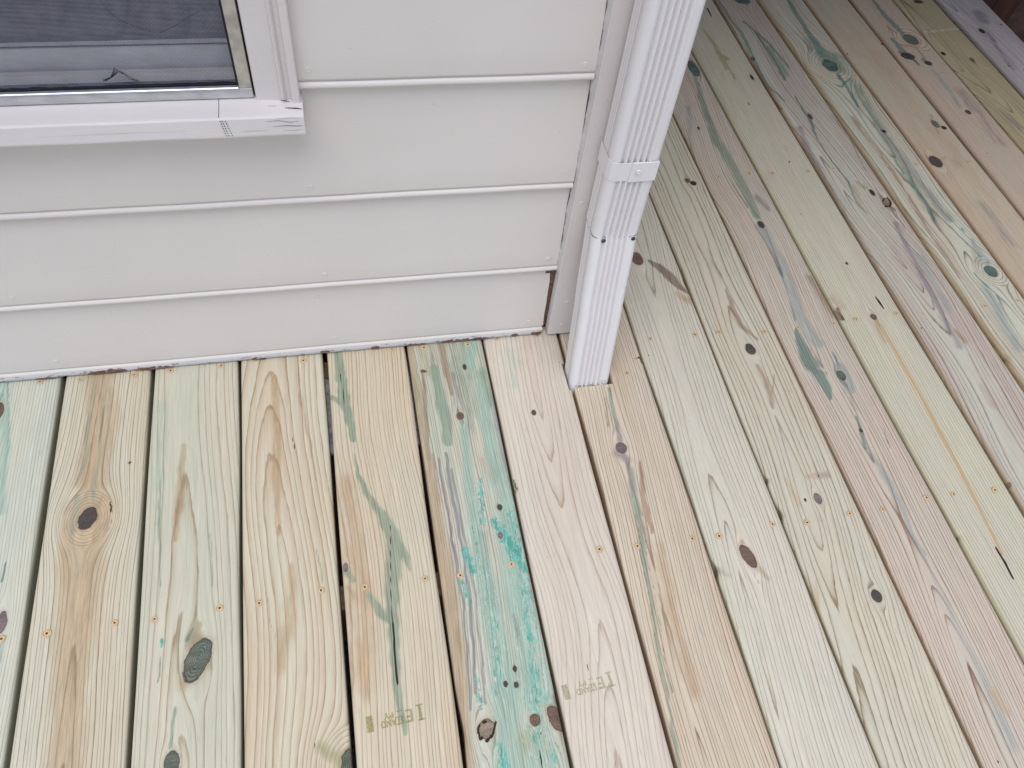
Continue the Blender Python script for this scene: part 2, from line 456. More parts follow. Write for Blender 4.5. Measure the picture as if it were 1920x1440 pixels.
    V = np.concatenate(allV); F = np.concatenate(allF); Dp = np.concatenate(allD); XE = np.concatenate(allX)
    R, flow, stn, knt, mark = fields(XE, V[:, 1], Dp)
    me = bpy.data.meshes.new('deck_board')
    me.vertices.add(len(V)); me.vertices.foreach_set('co', V.astype('f').ravel())
    me.loops.add(F.size); me.loops.foreach_set('vertex_index', F.astype('i').ravel())
    me.polygons.add(len(F)); me.polygons.foreach_set('loop_start', np.arange(0, F.size, 4, dtype='i'))
    me.polygons.foreach_set('use_smooth', np.ones(len(F), bool))
    me.update(calc_edges=True)
    def at(name, typ, data, key):
        a = me.attributes.new(name, typ, 'POINT'); a.data.foreach_set(key, np.asarray(data, 'f').ravel())
    at('ring', 'FLOAT', R, 'value'); at('flow', 'FLOAT_VECTOR', flow, 'vector')
    at('stain', 'FLOAT_COLOR', stn, 'color'); at('knot', 'FLOAT_COLOR', knt, 'color'); at('mark', 'FLOAT_COLOR', mark, 'color')
    me.materials.append(WOOD)
    o = link(bpy.data.objects.new('deck_board', me), DECK)
    G = 1.01
    tw = lambda c_: (c_[0] * 1.005, c_[1] * .972, c_[2] * .955)
    base, base2 = tw(base), tw(base2)
    o['base_tint'] = wlin(base, G, .24); o['base_tint2'] = wlin(base2, G, .24); o['late_tint'] = wlin(late, G * .92, .05); o['side_tint'] = wlin(side, G)
    o['late_width'] = float(lw); o['late_amount'] = float(amt); o['seed'] = float(k)
    if label: o['label'] = label
    BOARDS[k] = o
    return o
BOARDS = {}

PALE = (206, 205, 180); GRN = (196, 203, 180); PCH = (208, 190, 162); TAN = (196, 168, 134); CRM = (212, 203, 180)
for kk in (-3, -2, -1):
    board(kk, s=7, h=[((0, 0), 3), ((0, -1), 1)], base=PALE, base2=PCH)
board(0, s=5.6, quarter=1, base=(206, 208, 184), base2=(198, 206, 186), late=(140, 138, 112), amt=.62, lw=.42,
      knots=[((-.5312,-.4318,.0071,.0159), 'purple', 2.4), ((-.5912,-.0657,.0074,.0175), 'brown', 2)],
      stains=[('mint', .95, [(-.5965,.0116,.0077),(-.5765,-.0991,.0073),(-.5573,-.2563,.0061)]), ('green', .9, [(-.5847,.0101,.0013),(-.5717,-.0997,.0012),(-.5644,-.1998,.0012)]), ('teal', .8, [(-.5415,-.3412,.0015),(-.5413,-.3701,.0022)]), ('green', .5, [(-.5271,-.4582,.0070),(-.5246,-.4881,.0055)])],
      side=(172, 170, 138), label='left edge deck board with mint stain and a purple knot')
board(1, s=6.2, c=[(-.4262,-.0099), (-.4347,-.2835), (-.4262,-.6407)], h=[((-.4306,-.0093), 1.4), ((-.4413,-.2174), 1.2), ((-.4346,-.3786), 2.2), ((-.4197,-.6419), 1.2)],
      base=(208, 204, 176), base2=(206, 196, 164), late=(146, 128, 94), amt=0.95, lw=.42,
      knots=[((-.4337,-.2855,.0132,.0193), 'dark', 2.2, 4.2, -.3), ((-.3800,-.1940,.0020,.0018), 'black', 1.2)],
      stains=[('tan', .95, [(-.4385,.0032,.0228),(-.4308,-.1188,.0234),(-.4342,-.2184,.0272)]), ('tan', .9, [(-.4348,-.2744,.0360),(-.4335,-.3537,.0332),(-.4289,-.4591,.0273),(-.4303,-.5467,.0220),(-.4275,-.6405,.0197)]),
              ('green', .95, [(-.4479,.0020,.0026),(-.4440,-.0744,.0025),(-.4515,-.1160,.0025),(-.4493,-.1773,.0024),(-.4584,-.2245,.0016)]), ('green', 1, [(-.4276,-.0436,.0017),(-.4284,-.1086,.0021),(-.4279,-.1501,.0033),(-.4273,-.2001,.0032),(-.4305,-.2237,.0040)]),
              ('green', .85, [(-.4305,-.2237,.0040),(-.4305,-.2567,.0039)]), ('green', .8, [(-.4533,-.2441,.0047),(-.4540,-.3074,.0046)]), ('green', .95, [(-.4518,-.3209,.0015),(-.4355,-.3702,.0015),(-.4366,-.3800,.0015)]), ('green', .9, [(-.4253,-.3249,.0011),(-.4308,-.3583,.0015),(-.4359,-.3801,.0015)])],
      marks=[('crack', .8, [(-.4029,-.2626,.0009),(-.4007,-.2795,.0009)])],
      side=(172, 168, 134), label='deck board with a dark round knot ringed by swirling grain')
board(2, s=10.5, c=[(-.3039,-.0137), (-.2958,-.3313), (-.2858,-.6657)], h=[((-.3039,-.0137), 3.3), ((-.2973,-.1885), 3.05), ((-.2958,-.3313), 2.3), ((-.2877,-.5349), 2.1), ((-.2891,-.6651), 1.4)],
      base=(197, 200, 172), base2=(206, 200, 172), late=(178, 158, 122), amt=.8, lw=.45, wob=1.3,
      knots=[((-.2660,-.5282,.0159,.0314), 'green', 1.8, 0, -.38), ((-.2946,-.6590,.0101,.0169), 'green', 1.5)],
      stains=[('tan', .75, [(-.2971,-.1733,.0042),(-.2979,-.2380,.0074),(-.3012,-.2942,.0072),(-.3032,-.3390,.0047)]), ('green', .55, [(-.3318,-.2331,.0024),(-.3284,-.3263,.0031),(-.3222,-.4128,.0023)]), ('tan', .6, [(-.2792,-.5363,.0115),(-.2831,-.5647,.0085)]),
              ('green', .8, [(-.2805,-.4987,.0044),(-.2738,-.4844,.0029)]), ('green', .7, [(-.2950,-.5908,.0021),(-.2956,-.6380,.0027)]), ('teal', .7, [(-.3167,-.5153,.0011),(-.3175,-.5517,.0011)]), ('green', .5, [(-.2552,-.3374,.0016),(-.2488,-.4244,.0015)]),
              ('mint', .35, [(-.3396,-.0882,.0225),(-.3318,-.2331,.0179)])],
      marks=[('speck', 1.3, [(-.3166,-.4912,.0044),(-.3153,-.5021,.0043)])],
      side=(170, 168, 134), label='pale green deck board with a tall grey-green knot near its lower end')
board(3, s=12, c=[(-.1531,-.0111), (-.1518,-.2589), (-.1398,-.5218), (-.1435,-.6910)], h=[((-.1536,-.0325), 3.0), ((-.1543,-.0674), 2.75), ((-.1518,-.2589), 2.65), ((-.1351,-.3823), 2.5), ((-.1360,-.4083), 2.3), ((-.1398,-.5218), 1.9), ((-.1414,-.6311), 1.65), ((-.1435,-.6910), 1.3)],
      base=(208, 206, 176), base2=(208, 196, 164), late=(190, 158, 120), amt=.95, lw=.78, wob=3.2,
      knots=[((-.0669,-.6994,.0153,.0195), 'green', 2.8, 3)],
      stains=[('tan', .85, [(-.1540,-.0536,.0055),(-.1535,-.1127,.0071),(-.1535,-.2587,.0075),(-.1541,-.3526,.0056)]), ('brown', .35, [(-.1101,-.0497,.0046),(-.0934,-.2673,.0025)]), ('green', .55, [(-.0947,-.3884,.0012),(-.0897,-.4411,.0016)]), ('green', .5, [(-.1717,-.4448,.0012),(-.1584,-.5264,.0011)]), ('olive', .6, [(-.1068,-.6711,.0098),(-.0803,-.6924,.0112)]),
              ('tan', .6, [(-.1360,-.4083,.0071),(-.1385,-.4827,.0122),(-.1519,-.5576,.0132)])],
      marks=[('crack', .55, [(-.1257,-.1812,.0009),(-.1208,-.2131,.0009)]), ('crack', .5, [(-.1134,-.6633,.0007),(-.1128,-.6800,.0007)]), ('crack', .5, [(-.0910,-.6638,.0007),(-.0907,-.6806,.0007)])],
      side=(150, 136, 104), label='deck board with broad wavy cathedral grain bands')
board(4, s=7, c=[(-.0706,-.0005), (-.0795,-.1662), (-.0579,-.3671), (-.0673,-.7045)], h=[((-.0706,-.0005), 2.2), ((-.0851,-.2685), 2.0), ((-.0638,-.4535), 1.5), ((-.0673,-.7045), 2.0)],
      base=(208, 193, 158), base2=(210, 200, 168), late=(168, 134, 98), amt=.75, lw=.42,
      knots=[((-.0555,-.4242,.0040,.0077), 'purple', 2.2)],
      stains=[('green', 1, [(-.0402,-.0005,.0067),(-.0366,-.0590,.0084),(-.0344,-.1058,.0082),(-.0299,-.1566,.0072),(-.0270,-.2000,.0053)]), ('dkteal', .8, [(-.0377,-.0470,.0023),(-.0345,-.1080,.0027),(-.0330,-.1617,.0027)]), ('green', 1, [(-.0546,-.1077,.0046),(-.0340,-.1262,.0054)]),
              ('green', .8, [(-.0272,-.2261,.0013),(-.0236,-.2673,.0034),(-.0116,-.3084,.0059),(.0070,-.3445,.0084)]), ('green', 1, [(.0070,-.3445,.0092),(.0194,-.3788,.0124),(.0242,-.4111,.0131)]), ('green', 1, [(.0297,-.3985,.0074),(.0393,-.4223,.0049),(.0408,-.4444,.0016)]),
              ('green', 1, [(.0218,-.4107,.0139),(.0135,-.4573,.0104),(.0069,-.4979,.0094),(.0051,-.5298,.0085),(.0040,-.5686,.0061),(.0029,-.6132,.0052),(.0055,-.6495,.0051),(.0078,-.6742,.0029)]), ('green', 1, [(-.0245,-.4723,.0047),(-.0113,-.4991,.0062),(.0025,-.5175,.0070)]),
              ('grey', .7, [(.0194,-.3788,.0033),(.0128,-.4486,.0032),(.0076,-.5062,.0031)]), ('green', .8, [(-.0542,-.4296,.0056),(-.0444,-.4465,.0047)]), ('tan', .5, [(-.0430,-.2745,.0171),(-.0327,-.4585,.0197),(-.0384,-.6134,.0147)]), ('brown', .45, [(-.0530,-.4553,.0055),(-.0465,-.4730,.0047)])],
      marks=[('crack', .55, [(.0183,-.3648,.0007),(.0070,-.4815,.0006),(.0051,-.5219,.0007)]), ('crack', 1.0, [(.0059,-.5220,.0007),(.0041,-.5609,.0009),(.0029,-.5925,.0015),(.0027,-.6087,.0009)]), ('crack', .6, [(-.0385,-.0588,.0007),(-.0350,-.1394,.0008)])],
      side=(176, 152, 118), label='peach deck board with a long branching green stain and an olive stamp')
board(5, s=5.4, c=[(.0257,.0065), (.0399,-.3819), (.0292,-.7217)], h=[((.1225,-.0052), 1.2), ((.1142,-.3931), 1.0), ((.0640,-.7279), 1.3)],
      base=(186, 198, 172), base2=(202, 198, 172), late=(136, 124, 104), amt=.75, lw=.5, wob=2.0,
      knots=[((.1828,-.0722,.0039,.0072), 'dark'), ((.1079,-.0725,.0067,.0031), 'brown', 1.3, 0, -.2), ((.1588,-.1763,.0065,.0077), 'brown', 2.4), ((.1952,-.3589,.0048,.0057), 'dark', 1.5), ((.1870,-.4078,.0042,.0059), 'purple', 2), ((.1699,-.6145,.0035,.0045), 'dark', 1.4), ((.1530,-.6334,.0038,.0048), 'dark', 1.4), ((.1679,-.6367,.0038,.0048), 'dark', 1.4),
             ((.1159,-.6875,.0125,.0137), 'pale', 2.4, 0, -.5), ((.1844,-.6875,.0075,.0084), 'brown', 1.5), ((.2151,-.6906,.0105,.0190), 'brown', 1.6, 0, .35)],
      stains=[('green', .42, [(.1714,-.0110,.0297),(.1759,-.1096,.0325),(.1710,-.2001,.0184)]), ('brown', .35, [(.1225,-.0052,.0196),(.1257,-.0553,.0135)]), ('tan', 1, [(.0899,-.0138,.0039),(.0903,-.1447,.0065),(.0916,-.2427,.0089),(.0902,-.3521,.0119),(.0917,-.4436,.0139),(.0924,-.5280,.0134),(.0915,-.6059,.0121),(.0871,-.6635,.0088),(.0850,-.7316,.0114)]),
              ('olive', .5, [(.1127,-.0040,.0157),(.1130,-.0779,.0114)]), ('brown', .75, [(.1498,-.0085,.0099),(.1491,-.0824,.0077),(.1517,-.1299,.0038)]), ('purple', .7, [(.1605,-.0839,.0058),(.1651,-.1659,.0037)]), ('brown', .8, [(.1035,-.0767,.0029),(.1012,-.1686,.0037),(.0972,-.2539,.0027)]), ('green', .95, [(.1260,-.0675,.0086),(.1299,-.1500,.0093),(.1299,-.2269,.0072)]), ('green', .6, [(.1225,-.0052,.0049),(.1260,-.0675,.0067)]),
              ('mint', .8, [(.2049,-.0151,.0099),(.1949,-.0761,.0097)]), ('green', .55, [(.2132,-.0905,.0174),(.2154,-.1612,.0113)]), ('mint', .9, [(.1617,-.1878,.0074),(.1573,-.2623,.0090),(.1515,-.3419,.0104),(.1510,-.4078,.0126),(.1510,-.4528,.0165),(.1525,-.5377,.0191),(.1501,-.6157,.0199),(.1456,-.6807,.0222),(.1413,-.7416,.0230)]),
              ('mint', .68, [(.2105,-.2905,.0125),(.2055,-.3881,.0189),(.1992,-.4778,.0247),(.1934,-.5765,.0268),(.1895,-.6522,.0258)]), ('mint', .6, [(.2044,-.1133,.0115),(.2030,-.2044,.0167),(.1981,-.3090,.0160)]), ('teal', .5, [(.1600,-.4000,.0085),(.1554,-.5217,.0096)]), ('mint', .75, [(.1751,-.7207,.0190),(.1768,-.7480,.0217)]),
              ('purple', .95, [(.1216,-.2469,.0027),(.1222,-.3279,.0035),(.1228,-.4036,.0025),(.1220,-.4829,.0032),(.1169,-.5639,.0023),(.1092,-.6385,.0022)]), ('purple', .9, [(.1096,-.2556,.0018),(.1109,-.3456,.0021),(.1105,-.4288,.0025),(.1104,-.5145,.0016),(.1059,-.5931,.0019),(.1013,-.6589,.0015)]), ('purple', .85, [(.1277,-.2787,.0018),(.1296,-.3483,.0017),(.1296,-.4137,.0017),(.1302,-.4926,.0016),(.1250,-.5809,.0015),(.1186,-.6547,.0015)]), ('brown', .6, [(.1021,-.2442,.0022),(.1007,-.3441,.0026),(.1016,-.4095,.0017)]),
              ('white', .5, [(.1411,-.2496,.0013),(.1383,-.3592,.0017),(.1355,-.4504,.0016),(.1303,-.5502,.0016),(.1240,-.6411,.0015)]), ('white', .5, [(.2262,-.3722,.0043),(.2096,-.4967,.0066),(.2083,-.5630,.0080),(.2061,-.6476,.0046)]), ('white', .5, [(.1035,-.7081,.0058),(.1061,-.7354,.0057)]),
              ('purple', .95, [(.2179,-.4180,.0043),(.2208,-.4294,.0034)]), ('purple', .9, [(.2245,-.5328,.0040),(.2259,-.5496,.0032)]), ('purple', .9, [(.2200,-.5616,.0040),(.2220,-.5748,.0040)]), ('purple', .9, [(.1847,-.5388,.0024),(.1840,-.5710,.0032)]), ('blue', .6, [(.2288,-.1399,.0134),(.2150,-.2911,.0108)]), ('pink', .5, [(.1830,-.2659,.0081),(.1937,-.3084,.0071)]),
              ('dark', .5, [(.2156,-.6611,.0061),(.2229,-.6769,.0061)]), ('olive', .65, [(.1664,-.7088,.0162),(.1838,-.7153,.0118)]), ('grey', .5, [(.2398,-.5681,.0032),(.2289,-.6440,.0031)])],
      marks=[('speck', 1.3, [(.1809,-.3798,.0086),(.1961,-.4147,.0153),(.2060,-.4435,.0151),(.2148,-.4715,.0083)]), ('speck', 1.3, [(.1282,-.4226,.0075),(.1341,-.4589,.0098)]), ('speck', 1.2, [(.2216,-.3953,.0069),(.2255,-.4191,.0068)]), ('speck', 1.0, [(.1153,-.4733,.0073),(.1212,-.5080,.0072)]), ('speck', 1.0, [(.1147,-.6098,.0038),(.1130,-.6609,.0067)]), ('speck', .85, [(.1986,-.6464,.0092),(.2089,-.6701,.0076)]), ('speck', 1.3, [(.1320,-.7131,.0073),(.1314,-.7399,.0086)]), ('speck', 1.2, [(.2012,-.7184,.0059),(.1996,-.7520,.0058)]),
             ('speck', .8, [(.2133,-.3703,.0208),(.2096,-.4967,.0230),(.1971,-.6160,.0217),(.1824,-.7219,.0220)]), ('speck', .7, [(.1510,-.4528,.0165),(.1497,-.5534,.0173),(.1411,-.6440,.0151)]), ('speck', 1.7, [(.1961,-.4147,.0068),(.2110,-.4352,.0084),(.1985,-.4557,.0058)]), ('speck', 1.6, [(.1311,-.4364,.0041),(.1336,-.4518,.0049)]), ('speck', .9, [(.1718,-.3053,.0088),(.1631,-.3818,.0102)]), ('speck', .9, [(.1447,-.3838,.0025),(.1484,-.4435,.0033)]),
             ('crack', .5, [(.1881,-.7022,.0007),(.1918,-.7202,.0009)]), ('crack', .5, [(.1826,-.7137,.0007),(.1980,-.7123,.0007)]), ('crack', .7, [(.1817,-.7388,.0015),(.1827,-.7410,.0015)]), ('crack', 1.1, [(.1038,-.6889,.0012),(.1053,-.6974,.0015),(.1149,-.7019,.0016),(.1232,-.6964,.0015),(.1308,-.6796,.0010)]), ('crack', .9, [(.1038,-.6889,.0009),(.1073,-.6811,.0007),(.1194,-.6762,.0015)])],
      wane=[((.0874,-.6847), 3.0, 35, -1)], side=(150, 124, 96), label='heavily stained mint and teal deck board with many knots')
board(6, s=8.5, c=[(.3117,-.0215), (.2968,-.1879), (.2931,-.3724), (.3155,-.5474), (.2843,-.7671)], h=[((.3093,-.0082), 2.4), ((.3079,-.0403), 3.0), ((.2906,-.1711), 3.15), ((.2953,-.3230), 3.4), ((.3117,-.5128), 3.15), ((.3153,-.5640), 2.85), ((.3008,-.7076), 2.3), ((.2916,-.7684), 2.05)],
      base=(216, 208, 186), base2=(212, 200, 178), late=(186, 158, 128), amt=.62, lw=.45, wob=1.4,
      knots=[((.2883,-.1868,.0043,.0056), 'dark', 2.2), ((.2290,-.3265,.0009,.0010), 'brown')],
      stains=[('mint', .3, [(.2756,-.0490,.0199),(.2665,-.1212,.0155)])],
      marks=[('crack', .45, [(.2536,-.4535,.0008),(.2556,-.4601,.0010)]), ('crack', .5, [(.2749,-.6252,.0005),(.2755,-.6353,.0005)]), ('crack', .5, [(.3562,-.0814,.0007),(.3675,-.0853,.0007)]), ('crack', .5, [(.3598,-.1439,.0007),(.3673,-.1461,.0007)])],
      rects=[(-2.0, -.146, 0, 0), (-.146, -.0865, 0, .3625), (-.0865, .004, 0, 0)],
      side=(164, 146, 116), label='cream deck board with one small knot and a faint stamp, notched beside the downspout')
board(7, s=6.2, c=[(.4404,-.1674), (.4303,-.3423), (.4108,-.6122), (.4084,-.7891)], h=[((.4404,-.1674), 1.1), ((.4303,-.3423), 1.0), ((.4108,-.6122), 1.4), ((.4084,-.7891), .9)],
      base=(208, 190, 158), base2=(212, 200, 172), late=(150, 114, 84), amt=1.0, lw=.45,
      knots=[((.4246,-.2783,.0104,.0119), 'purple', 2.6, 0), ((.4258,-.2774,.0160,.0184), 'pale', 2.2)][:1],
      stains=[('green', 1, [(.4372,-.1527,.0030),(.4303,-.1895,.0029),(.4270,-.2234,.0024)]), ('purple', .9, [(.4280,-.2235,.0029),(.4243,-.2620,.0057)]), ('white', .35, [(.4234,-.2475,.0114),(.4452,-.2571,.0076)]), ('purple', .6, [(.4152,-.2878,.0112),(.4303,-.3027,.0084)]), ('purple', .9, [(.4284,-.3024,.0056),(.4241,-.3311,.0046),(.4201,-.3712,.0045)]),
              ('green', .62, [(.4288,-.3214,.0083),(.4181,-.4006,.0072),(.4098,-.4564,.0061),(.3995,-.5267,.0051),(.3883,-.6085,.0041),(.3810,-.6848,.0039),(.3680,-.7820,.0037)]), ('dkteal', .6, [(.4164,-.3905,.0011),(.4029,-.4737,.0010),(.3898,-.5761,.0010),(.3795,-.6845,.0009)]), ('dkteal', .5, [(.4260,-.4017,.0011),(.4132,-.4753,.0010),(.4012,-.5779,.0010),(.3887,-.6861,.0009)]), ('rust', .35, [(.4516,-.3088,.0019),(.4449,-.3444,.0046),(.4366,-.3786,.0027)]), ('brown', .75, [(.4501,-.3139,.0028),(.4443,-.3495,.0055),(.4359,-.3934,.0045),(.4308,-.4409,.0026)]),
              ('brown', .5, [(.4242,-.1712,.0020),(.4127,-.2327,.0024)]), ('tan', .45, [(.4375,-.4606,.0123),(.4249,-.5734,.0150),(.4182,-.6911,.0142)]), ('blue', .35, [(.4591,-.5956,.0042),(.4635,-.6127,.0041)])],
      marks=[('crack', .6, [(.4876,-.0902,.0008),(.5169,-.0912,.0015)]), ('crack', .7, [(.5125,-.0882,.0021),(.5143,-.1036,.0020)]), ('crack', .5, [(.4443,-.1416,.0007),(.4435,-.1559,.0007)])],
      rects=[(-2.0, -.1435, 0, 0), (-.1435, -.0865, .4460, 0), (-.0865, .004, 0, 0), (.004, 1.6, .4480, 0)],
      side=(196, 160, 118), label='orange brown deck board cut around the downspout with a mauve knot')
board(8, s=8.4, c=[(.6144,.2926), (.5883,.0481), (.5669,-.2980), (.5657,-.4612), (.5199,-.8090)], h=[((.6964,.4636), 2.5), ((.5976,.1349), 2.4), ((.5711,-.2080), 3.15), ((.5633,-.3084), 2.9), ((.5698,-.4426), 2.0), ((.5634,-.5525), 1.4), ((.5199,-.8090), 1.1)],
      base=(206, 205, 180), base2=(212, 206, 184), late=(166, 148, 116), amt=0.85, lw=.4,
      knots=[((.5812,.1579,.0114,.0186), 'brown', 2), ((.5760,-.5031,.0098,.0224), 'brown', 1.9, 0, .25)],
      stains=[('umber', 1.2, [(.6059,.1508,.0034),(.6212,.1325,.0091),(.6355,.1039,.0101),(.6487,.0731,.0067),(.6569,.0562,.0022)]), ('rust', .6, [(.6136,.1378,.0023),(.6325,.1162,.0034),(.6457,.0851,.0022)]), ('tan', .55, [(.6365,.0570,.0089),(.6572,.0332,.0088)]), ('green', .55, [(.6610,.0615,.0056),(.6628,.0397,.0033)]),
              ('tan', .6, [(.5878,-.5251,.0053),(.5941,-.5440,.0061)]), ('teal', .7, [(.5749,-.5276,.0013),(.5753,-.5500,.0013)]), ('tan', .5, [(.4602,-.2391,.0029),(.5072,-.5080,.0035)]), ('tan', .35, [(.5708,-.4476,.0045),(.5724,-.4858,.0080)]), ('grey', .4, [(.5213,-.5192,.0087),(.5312,-.5297,.0069)])],
      marks=[('crack', .5, [(.5258,-.0860,.0008),(.5354,-.0897,.0008)]), ('crack', .45, [(.6145,.1637,.0011),(.6460,.1223,.0011),(.6588,.0690,.0011)]), ('crack', .5, [(.4804,-.7350,.0006),(.4803,-.7459,.0006)])],
      wane=[((.5174,-.5150), 4.5, 12, -1), ((.6579,.0838), 1.5, 16, 1)], side=(176, 168, 128), label='pale deck board with a long brown knot beside the downspout')
board(9, s=9.5, c=[(.7411,.4601), (.7348,.0317), (.7328,-.1434), (.7122,-.4441), (.6816,-.6567), (.6486,-.8319)], h=[((.7760,.6589), 1.3), ((.7585,.2791), 1.6), ((.7402,.1047), 3.2), ((.7424,.0525), 2.95), ((.7356,-.0789), 2.1), ((.7330,-.2760), 1.8), ((.7122,-.4441), 1.3), ((.7104,-.5757), 3.2), ((.7363,-.6657), 3.3), ((.6793,-.8373), 2.4)],
      base=(204, 201, 174), base2=(206, 198, 168), late=(158, 136, 100), amt=0.95, lw=.42, wob=1.3,
      knots=[((.7363,-.0975,.0096,.0127), 'dark', 2.3), ((.7357,-.4223,.0066,.0105), 'purple', 1.9), ((.7124,-.4209,.0024,.0033), 'black', 1.3), ((.7596,-.5986,.0089,.0110), 'dark', 2.2), ((.7558,-.3794,.0013,.0014), 'black'), ((.7792,.3772,.0076,.0074), 'black', 1.6), ((.7683,.3872,.0063,.0075), 'brown', 1.6)],
      stains=[('brown', .8, [(.7429,.0569,.0023),(.7372,.0100,.0056),(.7395,-.0389,.0066),(.7590,-.0764,.0033)]), ('brown', .6, [(.7330,-.1371,.0053),(.7335,-.1748,.0073),(.7319,-.2112,.0072),(.7288,-.2347,.0041)]), ('brown', .5, [(.7583,-.1593,.0021),(.7316,-.2172,.0021)]), ('pink', .7, [(.7362,-.3777,.0058),(.7726,-.3808,.0078)]), ('orange', .5, [(.6900,-.3795,.0048),(.6978,-.4319,.0047)]), ('pink', .4, [(.7656,-.1974,.0062),(.7838,-.2059,.0062)]), ('pink', .4, [(.7220,-.4554,.0131),(.7291,-.4614,.0075)]), ('orange', .35, [(.6705,-.5605,.0044),(.6510,-.6351,.0051)])],
      marks=[('crack', .45, [(.7122,-.3722,.0008),(.7134,-.3766,.0008)])],
      wane=[((.6638,-.3726), 4.5, 7, -1), ((.6615,-.4366), 4.5, 13, -1)], side=(186, 160, 112), label='deck board with a narrow brown flame and a dark oval knot below it')
board(10, s=6.0, c=[(.9015,.7392), (.8698,.3933), (.8865,.2166), (.8652,-.1079), (.8682,-.3285), (.8612,-.5442), (.8509,-.7648), (.8425,-.8663)], h=[((.9015,.7392), .8), ((.8664,.0169), 1.3), ((.8581,-.3494), 2.6), ((.8616,-.5058), 4.2), ((.8704,-.5456), 3.9), ((.8690,-.6536), 2.9), ((.8675,-.7676), 1.2)],
      base=(206, 190, 166), base2=(200, 194, 172), late=(150, 112, 90), amt=1.05, lw=0.5,
      knots=[((.8885,.2314,.0074,.0113), 'dark', 2), ((.8916,-.1824,.0086,.0119), 'green', 2), ((.8741,-.3031,.0036,.0042), 'dark', 1.5), ((.9260,.8119,.0132,.0319), 'teal', 1.6), ((.8579,.5695,.0034,.0053), 'dark')],
      stains=[('green', .95, [(.9167,.7843,.0043),(.9000,.6508,.0084),(.8876,.5168,.0121),(.8923,.4289,.0118),(.8916,.3458,.0102),(.8902,.2583,.0099)]), ('blue', .9, [(.8835,.2252,.0135),(.8855,.1516,.0132),(.8843,.0742,.0152),(.8716,-.0265,.0147),(.8763,-.0958,.0154)]), ('teal', .7, [(.8766,.1055,.0024),(.8664,.0169,.0029),(.8547,-.0386,.0034)]),
              ('teal', 1.15, [(.8491,-.0628,.0033),(.8457,-.0922,.0088),(.8435,-.1289,.0151),(.8435,-.1496,.0161)]), ('dkteal', 1.1, [(.8479,-.0924,.0044),(.8446,-.1316,.0097),(.8456,-.1499,.0097)]), ('dark', .55, [(.8382,-.1515,.0043),(.8593,-.1720,.0064)]), ('teal', 1.1, [(.8487,-.1707,.0117),(.8492,-.2020,.0095),(.8454,-.2297,.0031)]), ('white', .5, [(.8233,-.1548,.0064),(.8308,-.1935,.0053)]),
              ('teal', .85, [(.8976,-.1250,.0016),(.8936,-.1636,.0032)]), ('blue', .9, [(.8968,-.1640,.0140),(.8905,-.2135,.0117)]), ('brown', .4, [(.8905,-.2135,.0085),(.8844,-.2612,.0062)]), ('teal', .95, [(.8791,-.2723,.0021),(.8719,-.3120,.0036),(.8671,-.3396,.0030)]), ('blue', .65, [(.8697,-.3343,.0040),(.8727,-.3734,.0070),(.8769,-.4169,.0088),(.8763,-.4582,.0077),(.8680,-.5165,.0056),(.8702,-.5643,.0028)]), ('blue', .45, [(.8702,-.5643,.0037),(.8690,-.6536,.0071),(.8640,-.7114,.0086),(.8585,-.8407,.0130)]),
              ('teal', .7, [(.9195,-.3012,.0010),(.9131,-.3459,.0015)]), ('purple', .5, [(.9132,.3171,.0127),(.9249,.2809,.0101)]), ('teal', .5, [(.8715,-.5343,.0028),(.8768,-.5485,.0023)]), ('orange', .5, [(.8675,-.7676,.0118),(.8712,-.7988,.0083)]), ('grey', .4, [(.8584,.6535,.0097),(.7869,.4003,.0076)]), ('brown', .5, [(.9391,-.0343,.0159),(.9368,.0685,.0118)])],
      marks=[('crack', .4, [(.8392,-.1542,.0011),(.8636,-.1751,.0013)]), ('crack', .7, [(.8247,-.8526,.0024),(.8252,-.8548,.0024)])],
      side=(202, 170, 122), label='pinkish deck board with a fish-shaped teal stain')
board(11, s=6.6, quarter=1, c=[(1.0828,.5328)], base=(204, 202, 170), base2=(206, 198, 172), late=(150, 140, 104), amt=0.8, lw=.4,
      knots=[((1.0252,-.0499,.0069,.0082), 'brown', 2.4), ((1.0349,.0983,.0036,.0033), 'black'), ((1.0732,.7639,.0044,.0123), 'black'), ((.9538,-.0360,.0057,.0178), 'brown', 1.6, 0, .3), ((1.0398,.4304,.0020,.0030), 'black')],
      stains=[('olive', .8, [(1.0142,.9894,.0047),(1.0202,.8872,.0076),(1.0154,.8024,.0059)]), ('brown', .7, [(1.0174,.8749,.0075),(1.0327,.8497,.0090)]), ('brown', .6, [(1.0250,.8452,.0045),(1.0236,.7597,.0029)]), ('tan', .45, [(1.0235,-.0582,.0057),(1.0200,-.1131,.0068)]), ('rust', .8, [(.9568,-.0192,.0046),(.9535,-.0445,.0057)]), ('pink', .5, [(.9578,.0067,.0185),(.9713,-.0166,.0115)])],
      marks=[('resin', 1, [(1.0303,-.0688,.0029),(1.0301,-.1211,.0034),(1.0289,-.1869,.0038),(1.0277,-.2498,.0032)]), ('resin', 1, [(1.0277,-.2498,.0032),(1.0256,-.3096,.0042),(1.0228,-.3835,.0041),(1.0181,-.4478,.0035),(1.0136,-.5089,.0029),(1.0094,-.5669,.0028)]), ('crack', 1.1, [(1.0557,.0016,.0014),(1.0567,-.0161,.0023),(1.0574,-.0293,.0012)]), ('crack', .8, [(1.0638,1.0953,.0024),(1.0623,1.0542,.0024)]), ('crack', .7, [(1.0203,.6649,.0017),(1.0231,.6494,.0017)]), ('crack', 1, [(1.0043,-.5518,.0019),(1.0060,-.5807,.0024),(1.0040,-.6083,.0019)]),
             ('crack', .6, [(.9933,.2572,.0019),(.9940,.2468,.0019)])],
      wane=[((.9475,-.5247), 3, 5, -1)], side=(180, 170, 124), label='pale yellow-green deck board with an orange resin streak')
